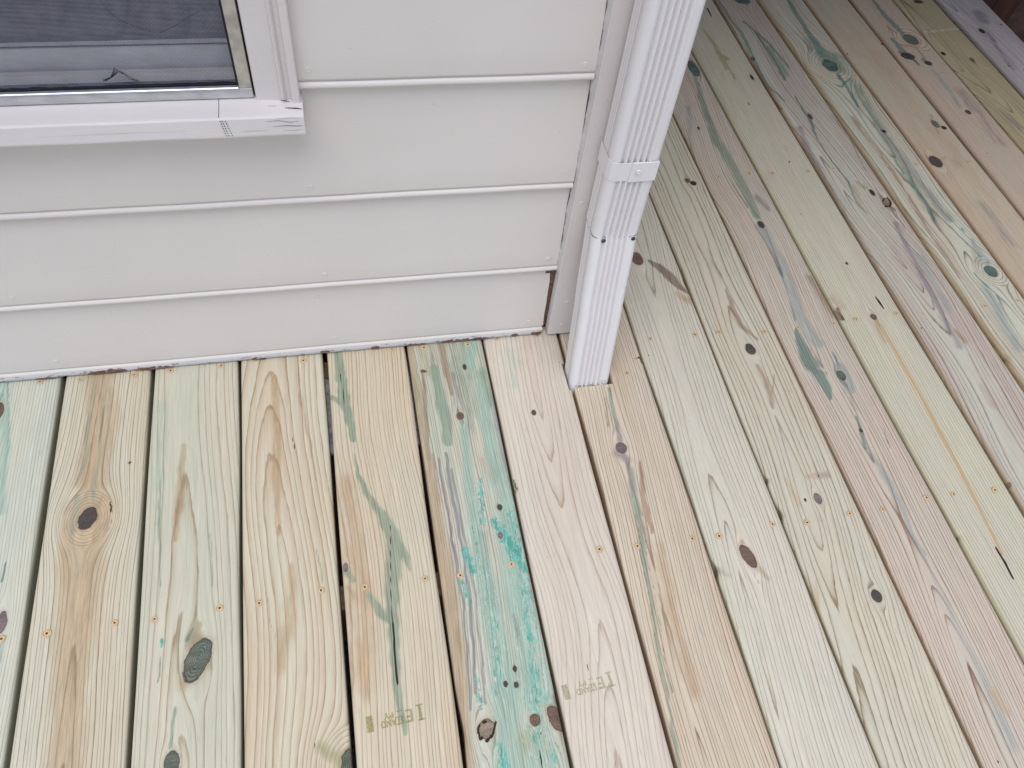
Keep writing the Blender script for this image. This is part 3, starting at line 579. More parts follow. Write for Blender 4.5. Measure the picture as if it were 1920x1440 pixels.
board(12, s=8.5, c=[(1.0950,.7051), (1.1248,.3719), (1.1392,.1752), (1.1664,.0750), (1.1544,-.2349), (1.1425,-.4225)], h=[((1.1399,1.1069), .9), ((1.1549,.6343), 1.1), ((1.1782,.3674), 2.0), ((1.1679,.2063), 1.6), ((1.1782,-.1322), 3.4), ((1.1544,-.2349), 3.0), ((1.1414,-.3889), 2.0)],
      base=(194, 178, 160), base2=(196, 196, 174), late=(138, 116, 104), amt=1.05, lw=.5, wob=2.2,
      knots=[((1.1981,.3080,.0053,.0117), 'black', 1.5), ((1.2185,.2717,.0119,.0173), 'pale', 2.2, 0, -.5), ((1.1843,1.1282,.0231,.0151), 'teal', 1.5), ((1.1081,.8459,.0046,.0103), 'dark'), ((1.1648,.5923,.0057,.0114), 'dark', 2), ((1.0977,-.4465,.0040,.0046), 'dark')],
      stains=[('teal', .9, [(1.1093,1.1360,.0033),(1.1219,.9720,.0047),(1.1081,.8459,.0046),(1.1040,.7274,.0044),(1.1207,.6586,.0029)]), ('dkteal', .8, [(1.1612,.9704,.0032),(1.1659,.8430,.0046),(1.1576,.7475,.0037)]), ('teal', .8, [(1.1497,1.0241,.0032),(1.1803,.9177,.0047),(1.1920,.7930,.0030)]), ('green', .6, [(1.1703,.8927,.0155),(1.1671,.7705,.0150)]), ('dkteal', .8, [(1.1560,.6787,.0022),(1.1576,.6232,.0036),(1.1608,.5797,.0057),(1.1480,.5178,.0035)]), ('dkteal', .7, [(1.1480,.5178,.0028),(1.1501,.4274,.0027),(1.1563,.3504,.0033),(1.1427,.2786,.0026),(1.1522,.2424,.0019)]),
              ('purple', .6, [(1.1192,.5510,.0112),(1.0982,.3741,.0120),(1.0918,.2136,.0127),(1.0934,.0827,.0122)]), ('olive', .8, [(1.1750,.3489,.0040),(1.1859,.3256,.0067)]), ('white', .4, [(1.1980,.3563,.0135),(1.2187,.3358,.0108)]), ('tan', .5, [(1.1611,.3314,.0080),(1.1557,.2774,.0078)]), ('purple', .6, [(1.2063,.2026,.0090),(1.1836,.0114,.0097),(1.1709,-.1449,.0092)]), ('blue', .5, [(1.2070,.1027,.0150),(1.2003,-.0499,.0119)]), ('dkteal', .6, [(1.2275,.5967,.0022),(1.2322,.4808,.0021),(1.2208,.3829,.0020)]), ('pink', .6, [(1.1618,-.2383,.0055),(1.1594,-.2854,.0109)]), ('brown', .5, [(1.1815,-.1048,.0093),(1.1896,-.1335,.0092)]), ('dark', .5, [(1.2181,.2574,.0026),(1.2191,.2221,.0016),(1.2235,.1838,.0013)])],
      marks=[('crack', 1.1, [(1.2097,.2761,.0017),(1.2189,.2861,.0017),(1.2286,.2889,.0017),(1.2277,.2709,.0020),(1.2181,.2574,.0026),(1.2085,.2601,.0020)]), ('crack', .5, [(1.2164,.2540,.0016),(1.2192,.1758,.0010)]), ('crack', .6, [(1.1095,-.0865,.0017),(1.1159,-.0929,.0017)]), ('crack', .4, [(1.2210,.1338,.0010),(1.2175,.0855,.0010)])],
      side=(160, 128, 80), label='mauve grey deck board with a hollow ring knot')
board(13, s=9, c=[(1.2868,1.0190), (1.3143,.7865), (1.3082,.5165), (1.3084,.2278), (1.3496,.0398), (1.3333,-.1228)], h=[((1.2548,1.1034), 1.2), ((1.3161,.8010), 1.4), ((1.3008,.6248), 3.2), ((1.2983,.4964), 2.4), ((1.3298,.2798), 3.2), ((1.3161,.1078), 1.9), ((1.3264,-.0934), 2.2)],
      base=(200, 202, 176), base2=(202, 190, 162), late=(130, 136, 122), amt=1.0, lw=0.4, wob=1.8,
      knots=[((1.3172,.8034,.0202,.0289), 'teal', 2, 3), ((1.3542,.0409,.0138,.0174), 'teal', 2, 2.5), ((1.3367,.5228,.0058,.0068), 'black', 1.3)],
      stains=[('teal', .85, [(1.3298,1.1297,.0067),(1.3252,1.0313,.0082),(1.3176,.9377,.0112),(1.3182,.8480,.0157)]), ('green', .7, [(1.3362,.8346,.0408),(1.3374,.7853,.0310)]), ('brown', .6, [(1.3262,1.0729,.0066),(1.3209,.9639,.0081)]), ('teal', .85, [(1.3188,.7622,.0092),(1.3225,.7030,.0045),(1.3156,.6239,.0044)]), ('green', .5, [(1.3463,.7368,.0184),(1.3389,.5783,.0176),(1.3251,.4333,.0141),(1.3110,.2453,.0160)]), ('teal', .8, [(1.3125,.4144,.0028),(1.3104,.3659,.0041)]), ('grey', .65, [(1.3285,.5574,.0146),(1.3332,.3931,.0167),(1.3376,.2429,.0160),(1.3451,.2067,.0119)]), ('brown', .5, [(1.2806,.5823,.0087),(1.2865,.3583,.0082),(1.2748,.1789,.0078),(1.2727,.0324,.0074)]),
              ('dkteal', .9, [(1.3108,.2525,.0027),(1.3094,.2348,.0079),(1.3058,.2105,.0039)]), ('blue', .8, [(1.3625,.1363,.0065),(1.3551,.0712,.0127)]), ('blue', .55, [(1.3171,-.0033,.0148),(1.3026,-.0907,.0167),(1.2970,-.1602,.0163)]), ('pink', .6, [(1.3811,.2210,.0134),(1.4049,.1662,.0132)]), ('tan', .5, [(1.3415,.1052,.0077),(1.3380,.0649,.0063)])],
      marks=[('speck', 1.3, [(1.3597,.1741,.0039),(1.3561,.1607,.0039)]), ('resin', .6, [(1.2967,.9649,.0048),(1.3337,.9370,.0048)]), ('crack', .6, [(1.2238,-.0082,.0012),(1.2351,-.0109,.0012)])],
      wane=[((1.2461,-.1784), 4, 9, -1)], side=(168, 122, 58), label='deck board with a teal swirled knot and blue-green loops')
board(14, s=6.2, quarter=1, base=(198, 178, 146), base2=(198, 188, 158), late=(160, 130, 98), amt=0.9, lw=.42,
      knots=[((1.4173,.4001,.0156,.0217), 'dark', 2, 0), ((1.4939,.5416,.0089,.0143), 'teal', 1.5), ((1.5096,.5254,.0074,.0071), 'black', 1.3), ((1.3934,.8569,.0024,.0041), 'black'), ((1.5220,.8974,.0049,.0057), 'black')],
      stains=[('pink', .4, [(1.4911,.8523,.0323),(1.4896,.7528,.0315)]), ('pink', .5, [(1.4701,.4018,.0171),(1.4735,.3817,.0171)]), ('olive', .4, [(1.4927,.5789,.0045),(1.4822,.5038,.0059)]), ('dark', .4, [(1.5002,.5784,.0023),(1.4965,.5632,.0030)]), ('purple', .35, [(1.4549,.2502,.0191),(1.4540,.1104,.0157)])],
      marks=[], side=(152, 106, 60), label='tan deck board with a black and grey knot by the gap')
board(15, s=5.2, quarter=1, base=(200, 178, 152), base2=(196, 184, 158), late=(152, 116, 90), amt=1.0, lw=.42,
      knots=[((1.6203,.9142,.0201,.0265), 'green', 2, 2), ((1.5689,.8357,.0195,.0169), 'dark', 2, 0, -.4), ((1.6134,.8006,.0114,.0111), 'dark', 1.6, 0, -.4), ((1.6124,.5820,.0077,.0100), 'dark', 1.8)],
      stains=[('teal', 1, [(1.6028,1.1219,.0053),(1.6002,1.0356,.0086),(1.6079,.9659,.0101),(1.6125,.9252,.0100)]), ('teal', .95, [(1.5631,.9220,.0050),(1.5657,.8616,.0098)]), ('dark', .7, [(1.5552,.8543,.0082),(1.5759,.8176,.0097),(1.5790,.7923,.0048)]), ('dkteal', .8, [(1.6084,.8160,.0081),(1.6162,.7904,.0065)]), ('brown', .8, [(1.5787,.9862,.0034),(1.5899,.9476,.0034)]), ('brown', .6, [(1.5794,.9807,.0034),(1.5731,.9215,.0033)]), ('teal', .6, [(1.6184,.8721,.0033),(1.6149,.8157,.0041)]), ('blue', .6, [(1.6104,.7708,.0081),(1.6141,.6976,.0095),(1.6020,.6053,.0093)]), ('tan', .6, [(1.5769,.8897,.0132),(1.6211,.8772,.0099)]), ('purple', .35, [(1.6405,.6723,.0221),(1.6357,.4503,.0208)])],
      marks=[], side=(140, 104, 72), label='pinkish deck board with a teal streak running into twin knots')
board(16, s=8, c=[(1.7039,1.0320), (1.6921,.7915), (1.7398,.6194)], h=[((1.6963,1.1193), 4.2), ((1.7038,.8421), 3), ((1.7219,.6439), 4.2), ((1.7343,.5072), 5.2)],
      base=(176, 164, 122), base2=(184, 170, 128), late=(146, 126, 88), amt=0.9, lw=.5,
      knots=[((1.7580,.8085,.0067,.0115), 'brown', 2), ((1.6856,.8429,.0066,.0087), 'black', 1.3), ((1.7486,1.1089,.0161,.0099), 'dark', 1.3)],
      stains=[('chalk', .8, [(1.6856,.9492,.0051),(1.7514,.9575,.0060),(1.8114,.9634,.0052)]), ('purple', .35, [(1.7127,.5754,.0187),(1.7191,.5083,.0184)])],
      marks=[], side=(150, 116, 72), label='olive brown deck board with a pale chalk line across it')
board(17, s=9, c=[(1.8428,1.0561), (1.8877,.8597)], h=[((1.8577,1.1146), 1.4), ((1.8902,.8071), 2.6)], base=(176, 170, 168), base2=(190, 182, 180), late=(130, 122, 130), amt=.9, lw=.6, wob=2,
      knots=[((1.8714,.9472,.0087,.0126), 'black', 1.8), ((1.9548,.9775,.0036,.0049), 'rust' if 0 else 'brown', 1.2), ((1.8548,.7755,.0025,.0043), 'dark')],
      stains=[('purple', .7, [(1.9152,1.0392,.0216),(1.9079,.9963,.0178)]), ('purple', .5, [(1.8839,.9412,.0087),(1.8592,.7575,.0100)])], marks=[], side=(120, 96, 70), label='weathered grey outermost deck board')


# ------------------------------------------------------------ screws in the boards
M_TORN = simple_mat('torn_wood_fibre', lin((214, 188, 146)), .8, noise_scale=900, var=.25)
M_TORN2 = simple_mat('scuffed_lumber', lin((196, 176, 142)), .8, noise_scale=1500, var=.35)
M_SCREW = simple_mat('bronze_screw', lin((168, 124, 72)), .6, .1, noise_scale=500, var=.3)
M_DARK = simple_mat('screw_recess', lin((84, 58, 36)), .7, noise_scale=500, var=.2)
def screw_mesh(seed):
    r = random.Random(seed); b = MB(); n = 14
    rows = []
    for rad, z, jit in ((.0062, .00010, .0008), (.0054, .0004, .0007), (.0047, .0005, .0002), (.0040, .0002, 0), (.0020, .0003, 0), (.0014, -.0002, 0)):
        rows.append([((rad + r.uniform(-jit, jit)) * math.cos(a * 2 * math.pi / n), (rad + r.uniform(-jit, jit)) * math.sin(a * 2 * math.pi / n), z) for a in range(n)])
    for i in range(5):
        b.grid([rows[i], rows[i + 1]], (3, 0, 1, 0, 2)[i], close=True)
    k = len(b.v); b.v += rows[5]; b.f.append(tuple(range(k, k + n))); b.m.append(2)
    me = mesh_obj('screw', b.v, b.f, [M_TORN, M_SCREW, M_DARK, M_TORN2], None, True, b.m)
    d = me.data; COL.objects.unlink(me); bpy.data.objects.remove(me)
    return d
SM = [screw_mesh(i) for i in range(5)]
SCREWS = [(-.5356,-.0141), (-.4723,-.0177), (-.3851,-.0185), (-.3259,-.0168), (-.2414,-.0168), (-.1770,-.0081), (-.1007,-.0224), (.0575,-.0161), (.1157,-.0195), (.1968,-.0217), (.2536,-.0145), (.3305,-.0159), (.5460,-.0509), (.6377,-.0512), (.6879,-.0505), (.7802,-.0601), (.8535,-.0578), (.9321,-.0574), (.9851,-.0509), (1.0776,-.0474), (1.1341,-.0568), (1.2836,-.0506),
          (-.5274,-.4566), (-.4692,-.4586), (-.3806,-.4577), (-.3268,-.4610), (-.2378,-.4587), (-.1825,-.4603), (-.0936,-.4547), (-.0297,-.4598), (.0608,-.4604), (.1143,-.4636), (.1955,-.4579), (.3389,-.4548), (.4011,-.4588), (.4944,-.4599), (.5401,-.4621), (.6373,-.4556), (.6977,-.4617), (.7788,-.4569), (.8407,-.4580), (.9300,-.4486), (.9828,-.4500), (1.0631,-.4533),
          (.8455,.3917), (.9241,.3962), (.9808,.3933), (1.0727,.3914), (1.1356,.3957), (1.2162,.4026), (1.2807,.3973), (1.3603,.3948), (1.2678,.7531), (1.3659,.7548), (1.6300,.7525), (1.7776,.7669), (.4781,-.1239), (1.3670,-.0452), (1.4489,.4115), (1.5053,.3930), (1.5715,.4180)]
for i, (x, y) in enumerate(SCREWS):
    kk = min(BOARDS, key=lambda q_: abs((gx(q_ - 1, y) + gx(q_, y)) / 2 - x))
    o = bpy.data.objects.new('screw', SM[i % 5]); link(o, BOARDS[kk])
    o.location = (x, y, .0004); o.rotation_euler = (0, 0, rnd.uniform(0, 6)); f_ = rnd.uniform(.75, 1.0); o.scale = (f_, f_, 1)

# ------------------------------------------------------------ ink stamps on two boards
def stamp(k, pos, ang, sc, rows, amount):
    m, N, b_ = new_mat('olive_ink')
    tc = N.n.new('ShaderNodeTexCoord').outputs['Object']
    n = N.noise(N.vmath('MULTIPLY', tc, (1, .25, 1)), 700, 4, .7)
    tr = N.n.new('ShaderNodeBsdfTransparent'); mx = N.n.new('ShaderNodeMixShader')
    N.put(b_.inputs['Base Color'], lin((150, 146, 74))); b_.inputs['Roughness'].default_value = .8
    N.put(mx.inputs[0], N.ss(n, .30, .62, amount * .35, amount))
    N.l.new(tr.outputs[0], mx.inputs[1]); N.l.new(b_.outputs[0], mx.inputs[2])
    N.l.new(mx.outputs[0], N.n['Material Output'].inputs['Surface'])
    b = MB()
    for q in rows:
        if q[0] == 'bar':
            _, x0, x1, y0_, y1_ = q; b.quad((x0, y0_, 0), (x1, y0_, 0), (x1, y1_, 0), (x0, y1_, 0))
    dg = bpy.context.evaluated_depsgraph_get
    for q in rows:
        if q[0] == 'text':
            _, tx, ty, size, txt, xs_ = q
            cu = bpy.data.curves.new('t', 'FONT'); cu.body = txt; cu.size = size; cu.align_x = 'LEFT'; cu.offset = size * .035
            to = bpy.data.objects.new('t', cu); COL.objects.link(to)
            me = bpy.data.meshes.new_from_object(to.evaluated_get(bpy.context.evaluated_depsgraph_get()))
            n0 = len(b.v)
            b.v += [(tx + v.co.x * xs_, ty + v.co.y, 0) for v in me.vertices]
            for p in me.polygons: b.f.append(tuple(n0 + i for i in p.vertices)); b.m.append(0)
            bpy.data.objects.remove(to)
    o = b.build('ink_stamp', m, BOARDS[k])
    o.location = (pos[0], pos[1], .0009); o.rotation_euler = (0, 0, ang); o.scale = (sc, sc, sc)
    return o
# laid out upright, then turned half round as on the boards
ST = [('bar', -.0455, -.0405, -.011, .013), ('bar', -.049, -.037, .0108, .013), ('bar', -.049, -.037, -.013, -.0108), ('text', -.0150, .0008, .0150, 'STAND', .80), ('bar', -.030, -.0265, -.009, .0120), ('bar', -.0265, -.0175, .0080, .0120), ('bar', -.0265, -.0195, .0010, .0042), ('bar', -.0265, -.0185, -.009, -.0062),
      ('bar', .036, .047, -.013, .013), ('text', .001, -.011, .0135, 'BY', 1.0), ('bar', -.014, -.002, -.0015, .0002), ('bar', -.014, -.004, -.0105, -.0090)]
stamp(4, (-.0057,-.6525), math.pi + .06, .82, ST, .62)
stamp(6, (.2689,-.6553), math.pi + .10, .80, ST, .42)

# ------------------------------------------------------------ below the deck
M_GROUND = simple_mat('dark_soil', lin((84, 58, 50)), .95, noise_scale=12, var=.4, bump=.6, bdist=.02)
b = MB(); b.quad((-40, -40, 0), (40, -40, 0), (40, 40, 0), (-40, 40, 0))
g = b.build('ground', M_GROUND); g.location = (0, 0, -.62); tag(g, kind='structure')
M_JOIST = simple_mat('joist_lumber', lin((120, 106, 78)), .85, noise_scale=10, var=.25, stretch=(1, 12, 12))
for y in (-1.92, -1.55, -1.19, -.458, -.824, -.055, .394, .754, 1.16, 1.5):
    b = MB()
    x0 = -1.3 if y < -.1 else .46
    b.box(x0, 2.0, y - .019, y + .019, -.18, -.034, .001)
    b.build('joist', M_JOIST, DECK)
b = MB(); b.box(-1.3, .44, -.04, -.004, -.2, -.034, .001); b.build('ledger', M_JOIST, DECK)
M_FLASH = simple_mat('painted_flashing', lin((172, 172, 182)), .5, noise_scale=120, var=.35)
b = MB(); b.box(-.12, .16, -.20, -.041, -.043, -.036, .001)
tag(b.build('flashing_strip', M_FLASH), 'pale painted flashing strip seen through the gap below the deck by the wall', 'flashing')

# ------------------------------------------------------------ house
def paint_mat(name, col, rough=.45, chip=False, bumpk=1.0):
    m, N, b = new_mat(name)
    tc = N.n.new('ShaderNodeTexCoord').outputs['Object']
    n1 = N.noise(tc, 3.0, 3)
    c = N.mix(N.ss(n1, .3, .7), tuple(v * .965 for v in col), tuple(min(1, v * 1.02) for v in col))
    n2 = N.noise(N.vmath('MULTIPLY', tc, (1, 1, 1)), 160, 4, .6)
    c = N.mix(N.math('MULTIPLY', N.ss(n2, .72, .80), .22), c, tuple(v * .55 for v in col))
    n3 = N.noise(N.vmath('MULTIPLY', tc, (1, 1, .35)), 330, 2, .5, off=(5, 1, 2))
    c = N.mix(N.math('MULTIPLY', N.ss(n3, .765, .80), .5), c, lin((110, 98, 88)))
    if chip:
        n4 = N.noise(N.vmath('MULTIPLY', tc, (1, 3, 3)), 55, 5, .65, off=(2, 2, 2))
        c = N.mix(N.math('MULTIPLY', N.ss(n4, .57, .60), .75), c, lin((96, 74, 62)))
    N.put(b.inputs['Base Color'], c); b.inputs['Roughness'].default_value = rough
    b.inputs['Specular IOR Level'].default_value = .4
    f = N.noise(N.vmath('MULTIPLY', tc, (.35, 1, 1)), 420, 4, .6)
    g_ = N.noise(N.vmath('MULTIPLY', tc, (.25, 1, 1)), 60, 3, .6, off=(1, 7, 3))
    h = N.math('ADD', N.math('MULTIPLY', f, .5), g_)
    N.put(b.inputs['Normal'], N.bump(h, .22 * bumpk, .0012))
    return m
M_SIDE = paint_mat('cream_siding_paint', lin((218, 209, 201)))
M_TRIM = paint_mat('cream_trim_paint', lin((215, 206, 200)), bumpk=1.6)
M_BEAD = paint_mat('flaking_drip_edge_paint', lin((188, 184, 182)), chip=True, bumpk=1.5)
M_SILL = paint_mat('sill_paint', lin((222, 213, 209)), rough=.4, bumpk=2.0)
M_BARE = simple_mat('bare_brown_wood', lin((112, 82, 66)), .9, noise_scale=60, var=.45, bump=.8, bdist=.001, stretch=(1, 8, 8))
M_CAULK = paint_mat('caulk', lin((204, 200, 196)), rough=.5, bumpk=3.0)
M_DARKW = simple_mat('dark_sheathing', lin((58, 40, 32)), .95, noise_scale=80, var=.4, bump=.8, bdist=.001)

HOUSE = empty('house', (0, 0, 0), -.00525)
tag(HOUSE, 'cream lap-sided house wall with corner trim and a screened window above the deck', 'house')

ROWS = [.0065, .1700, .3512, .5385, .7200, .9020, 1.084, 1.266, 1.448, 1.630, 1.812, 1.994, 2.176, 2.358]
TOP = 2.54
def siding(z0, z1, x0, x1, parent, axis='x', ragR=0.0, ragL=0.0, seed=0, under=.022):
    """one lap board; beaded lower edge standing proud, face leaning back to the board above"""
    r = random.Random(seed)
    prof = [(-.0005, .0), (-.0068, .0004), (-.0098, .0022), (-.0112, .0050), (-.0104, .0080), (-.0082, .0100), (-.0058, .0106), (-.0056, .0122), (-.0082, .0128), (-.0086, .016)]
    zt = z1 - z0 + under
    for i in range(1, 7): prof.append((-.0086 + .0112 * i / 6, .016 + (zt - .016) * i / 6))
    b = MB(); n = max(2, int((x1 - x0) / .02)) if axis == 'x' else 8
    ph = [r.uniform(0, 6) for _ in range(6)]
    rows = []
    for j, (y, dz) in enumerate(prof):
        # ragged ends
        zz = z0 + dz
        eR = x1 - ragR * abs(.5 * math.sin(zz * 95 + ph[0]) + .35 * math.sin(zz * 260 + ph[1]) + .3 * math.sin(zz * 610 + ph[2]))
        eL = x0
        row = []
        for i in range(n + 1):
            x = eL + (eR - eL) * i / n
            w = .00045 * (math.sin(x * 9 + ph[3]) + .5 * math.sin(x * 31 + ph[4])) * (1 if dz > .001 else 1.2)
            w2 = .0009 * math.sin(x * 6 + ph[5] + dz * 14) * (1 if dz > .02 else .3)
            row.append((x, y - w2 * .7, zz + w * (1 if dz < .02 else 0)))
        rows.append(row)
    if axis == 'y':
        rows = [[(p[1] * -1, p[0], p[2]) for p in row][::-1] for row in rows]
    b.grid(rows)
    # give it thickness
    back = [[(p[0], p[1] + .009, p[2]) if axis == 'x' else (p[0] - .009, p[1], p[2]) for p in row] for row in (rows[0], rows[-1])]
    b.grid([back[0], rows[0]]); b.grid([rows[-1], back[1]])
    for e in (0, -1):
        col_ = [row[e] for row in rows]; bk = [(p[0], p[1] + .009, p[2]) if axis == 'x' else (p[0] - .009, p[1], p[2]) for p in col_]
        b.grid([col_, bk] if e else [bk, col_])
    return b.build('siding_board', M_SIDE, parent, True)

WX0, WX1 = -.955, -.041     # casing outer edges
SB = []
for i, z in enumerate(ROWS):
    z1 = ROWS[i + 1] if i + 1 < len(ROWS) else TOP
    if .52 < z < 1.7:
        SB.append(siding(z, z1, -2.6, WX0 + .002, HOUSE, seed=i + 50)); SB.append(siding(z, z1, WX1 - .002, .3462, HOUSE, ragR=.0016, seed=i))
        SB[-2]['label'] = 'siding board left of the window'
    else:
        o = siding(z, z1, -2.6, (.3408 if i == 0 else .3462), HOUSE, ragR=.0040 if i == 0 else .0016, seed=i); SB.append(o)
SB[0]['label'] = 'lowest siding board with flaking bottom edge'
for i, z in enumerate(ROWS):
    o = siding(z, ROWS[i + 1] if i + 1 < len(ROWS) else TOP, .018, 3.2, HOUSE, axis='y', seed=i + 90); o.location = (.428, 0, 0)
# sheathing behind the siding
b = MB(); b.box(-2.6, WX0 + .07, .012, .05, -.6, TOP); b.box(WX1 - .06, .424, .012, .05, -.6, TOP)
b.box(WX0 + .07, WX1 - .06, .012, .05, -.6, .50); b.box(WX0 + .07, WX1 - .06, .012, .05, 1.70, TOP); b.box(.40, .424, .05, 3.2, -.6, TOP); b.box(-2.6, -2.56, .05, 3.2, -.6, TOP)
b.build('sheathing', M_DARKW, HOUSE)
# flaking drip edge strip along the bottom of the lowest board
r = random.Random(3); b = MB(); rows = [[], [], [], [], []]
n = 260
for i in range(n + 1):
    x = -.9 + (.338 + .9) * i / n
    j1 = r.uniform(-.0006, .0006) + (.0010 * max(0, math.sin(x * 23) * math.sin(x * 61)))
    j2 = r.uniform(-.0004, .0004)
    rows[0].append((x, -.0112, .0020 + j1)); rows[1].append((x, -.0128 + j2, .0032 + j1)); rows[2].append((x, -.0130 + j2, .0065)); rows[3].append((x, -.0120, .0105 + j2)); rows[4].append((x, -.0094, .0112 + j2))
b.grid(rows); b.grid([[(p[0], -.004, .002) for p in rows[0]], rows[0]])
b.build('drip_edge', M_BEAD, HOUSE, True)
def bare_patch(x0, x1, zlo, zhi, seed, y=-.0140):
    r = random.Random(seed); b = MB(); n = max(5, int((x1 - x0) / .004)); lo = []; hi = []
    for i in range(n + 1):
        t = i / n; x = x0 + (x1 - x0) * t; e = min(1, 5 * min(t, 1 - t) + .15)
        m_ = (zlo + zhi) / 2; hl = (zhi - zlo) / 2
        lo.append((x, y, m_ - hl * e * r.uniform(.75, 1.1))); hi.append((x, y + .0012, m_ + hl * e * r.uniform(.55, 1.15)))
    b.grid([lo, hi]); b.grid([[(p[0], y + .004, p[2]) for p in lo], lo]); b.grid([hi, [(p[0], y + .004, p[2] + .0005) for p in hi]])
    return b.build('bare_wood_patch', M_BARE, HOUSE)
for i, (pa, pb, z0_, z1_) in enumerate([((-.4576,.0217), (-.3944,.0146), .002, .0100), ((-.3846,.0161), (-.3173,.0146), .002, .0085), ((-.1894,.0133), (-.1641,.0125), .002, .009), ((-.0701,.0107), (-.0532,.0113), .005, .010), ((.0196,.0099), (.0360,.0106), .003, .010), ((.0842,.0083), (.1213,.0076), .003, .0075), ((.1470,.0071), (.2388,.0098), .002, .0085), ((.2794,.0089), (.2936,.0101), .003, .010), ((.3177,.0146), (.3382,.0150), .002, .010), ((-.5428,.0158), (-.5090,.0178), .002, .006)]):
    bare_patch(pa[0], pb[0], z0_, z1_, i)
# nail heads in the siding
def nail_mesh():
    b = MB(); n = 12; rows = []
    for rad, y in ((.0052, .0), (.0047, -.0011), (.0032, -.0014), (.0024, -.0010), (.0006, -.0011)):
        rows.append([(rad * math.cos(2 * math.pi * a / n), y, rad * math.sin(2 * math.pi * a / n)) for a in range(n)])
    b.grid(rows, close=True); n0 = len(b.v); b.v += rows[-1]; b.f.append(tuple(range(n0, n0 + n))); b.m.append(0)
    o = mesh_obj('nail', b.v, b.f, M_SIDE, None, True); d = o.data; COL.objects.unlink(o); bpy.data.objects.remove(o); return d
NM = nail_mesh()
for x, z in [(-.0267,.5663), (.3299,.5628), (-.0443,.3810), (.3304,.3844), (-.5041,.1991), (-.0428,.2003), (.3283,.1994), (-.4979,.0392), (-.0413,.0368), (-.0605,.1406), (.3121,.0355)]:
    i = max(j for j, zz in enumerate(ROWS) if zz < z)
    par = [o for o in SB if abs(o.data.vertices[0].co.z - ROWS[i]) < .004 and o.data.vertices[0].co.x - .01 < x][-1]
    o = link(bpy.data.objects.new('nail', NM), par)
    dz = z - ROWS[i]; zt = (ROWS[i + 1] - ROWS[i]) + .022
    o.location = (x, -.0086 + .0112 * (dz - .016) / (zt - .016) + .0004, z); o.rotation_euler = (0, rnd.uniform(0, 3), 0); f_ = rnd.uniform(.75, .95); o.scale = (f_, f_, f_)
# corner trim board and its mate on the side wall
b = MB(); b.box(.3490, .4360, -.0190, .010, .0055, TOP, .0012)
tb = b.build('corner_trim', M_TRIM, HOUSE)
b = MB(); b.box(.4245, .4362, .0105, .10, .0055, TOP, .0012); b.build('corner_trim', M_TRIM, HOUSE)
for x, z in ((.3725,.0333), (.3621,.3299), (.3735,.0947)):
    o = link(bpy.data.objects.new('nail', NM), tb); o.location = (x, -.0187, z); o.scale = (.8, .8, .8)
# ragged caulk bead
r = random.Random(11); b = MB(); rows = []
z = .012
while z < 1.2:
    j = .0011 * (math.sin(z * 140) * .5 + math.sin(z * 53 + 1) * .6) + r.uniform(-.0005, .0005)
    t = r.uniform(0, .0004)
    x0c = .3462 + j if z > .17 else .3482
    rows.append([(x0c, -.0020, z), (x0c + .0003, -.0085 - t, z), (.3496, -.0150 - t, z), (.3508 + r.uniform(0, .0004), -.0193, z)])
    z += .004
b.grid([list(c_) for c_ in zip(*rows)][::-1]); b.build('caulk_bead', M_CAULK, HOUSE, True)
# exposed brown wood in the open joint
b = MB(); b.box(.330, .3495, .000, .010, .012, .165, 0); b.build('bare_joint', M_BARE, HOUSE)

# ------------------------------------------------------------ window (sill, casing, aluminium screen, sash)
WIN = mesh_obj('window', [(-.9, .03, .52), (-.1, .03, .52), (-.1, .03, 1.68), (-.9, .03, 1.68)], [(0, 1, 2, 3)], simple_mat('dark_room', lin((40, 42, 50)), .9), HOUSE)
WIN.location = (0, .12, 0)
def wpart(b, name, mat, smooth=False):
    o = b.build(name, mat, WIN, smooth); o.location = (0, -.12, 0); return o
r = random.Random(5)
b = MB(); prof = [(.02, .4985), (-.0440, .4985), (-.0455, .4995), (-.0460, .5020), (-.0452, .5250), (-.0442, .5266), (-.0425, .5272), (.02, .5318)]
n = 120; rows = []
for (y, z) in prof:
    rows.append([(-.975 + (.9365) * i / n, y + .00012 * math.sin(i * .31 + z * 900), z + .0001 * math.sin(i * .4)) for i in range(n + 1)])
b.grid(rows); b.grid([rows[-1], rows[0]])
n0 = len(b.v); b.v += [row[-1] for row in rows]; b.f.append(tuple(range(n0, n0 + len(rows)))); b.m.append(0)
sill = wpart(b, 'sill', M_SILL)
M_CRK = simple_mat('dark_crack_flake', lin((52, 46, 48)), .95, noise_scale=300, var=.3)  # one dark tone for cracks, seam, marks and flakes
def groove(name, pts, w, y, parent, horizontal=True):
    """a thin dark crack: a sliver standing a hair proud of the paint"""
    b = MB(); lo = []; hi = []
    for i, p in enumerate(pts):
        k = w * (.35 + .65 * math.sin(math.pi * i / max(1, len(pts) - 1)))
        if len(p) == 2: p = (p[0], y, p[1])
        lo.append((p[0] - (0 if horizontal else k / 2), p[1], p[2] - (k / 2 if horizontal else 0))); hi.append((p[0] + (0 if horizontal else k / 2), p[1], p[2] + (k / 2 if horizontal else 0)))
    b.grid([lo, hi]); o = b.build(name, M_CRK, parent); return o
for pts, w in [([(-.085, .5215), (-.07, .5222), (-.055, .5192), (-.045, .5205)], .0012), ([(-.078, .514), (-.06, .5146), (-.047, .5132), (-.0405, .514)], .0014), ([(-.07, .5255), (-.055, .526), (-.042, .525)], .0008), ([(-.12, .508), (-.10, .5086), (-.085, .508)], .0005), ([(-.35, .512), (-.25, .5128), (-.18, .512)], .0004), ([(-.066, .5075), (-.050, .507), (-.041, .508)], .0006)]:
    o = groove('crack', pts, w * .5, -.0464, sill)
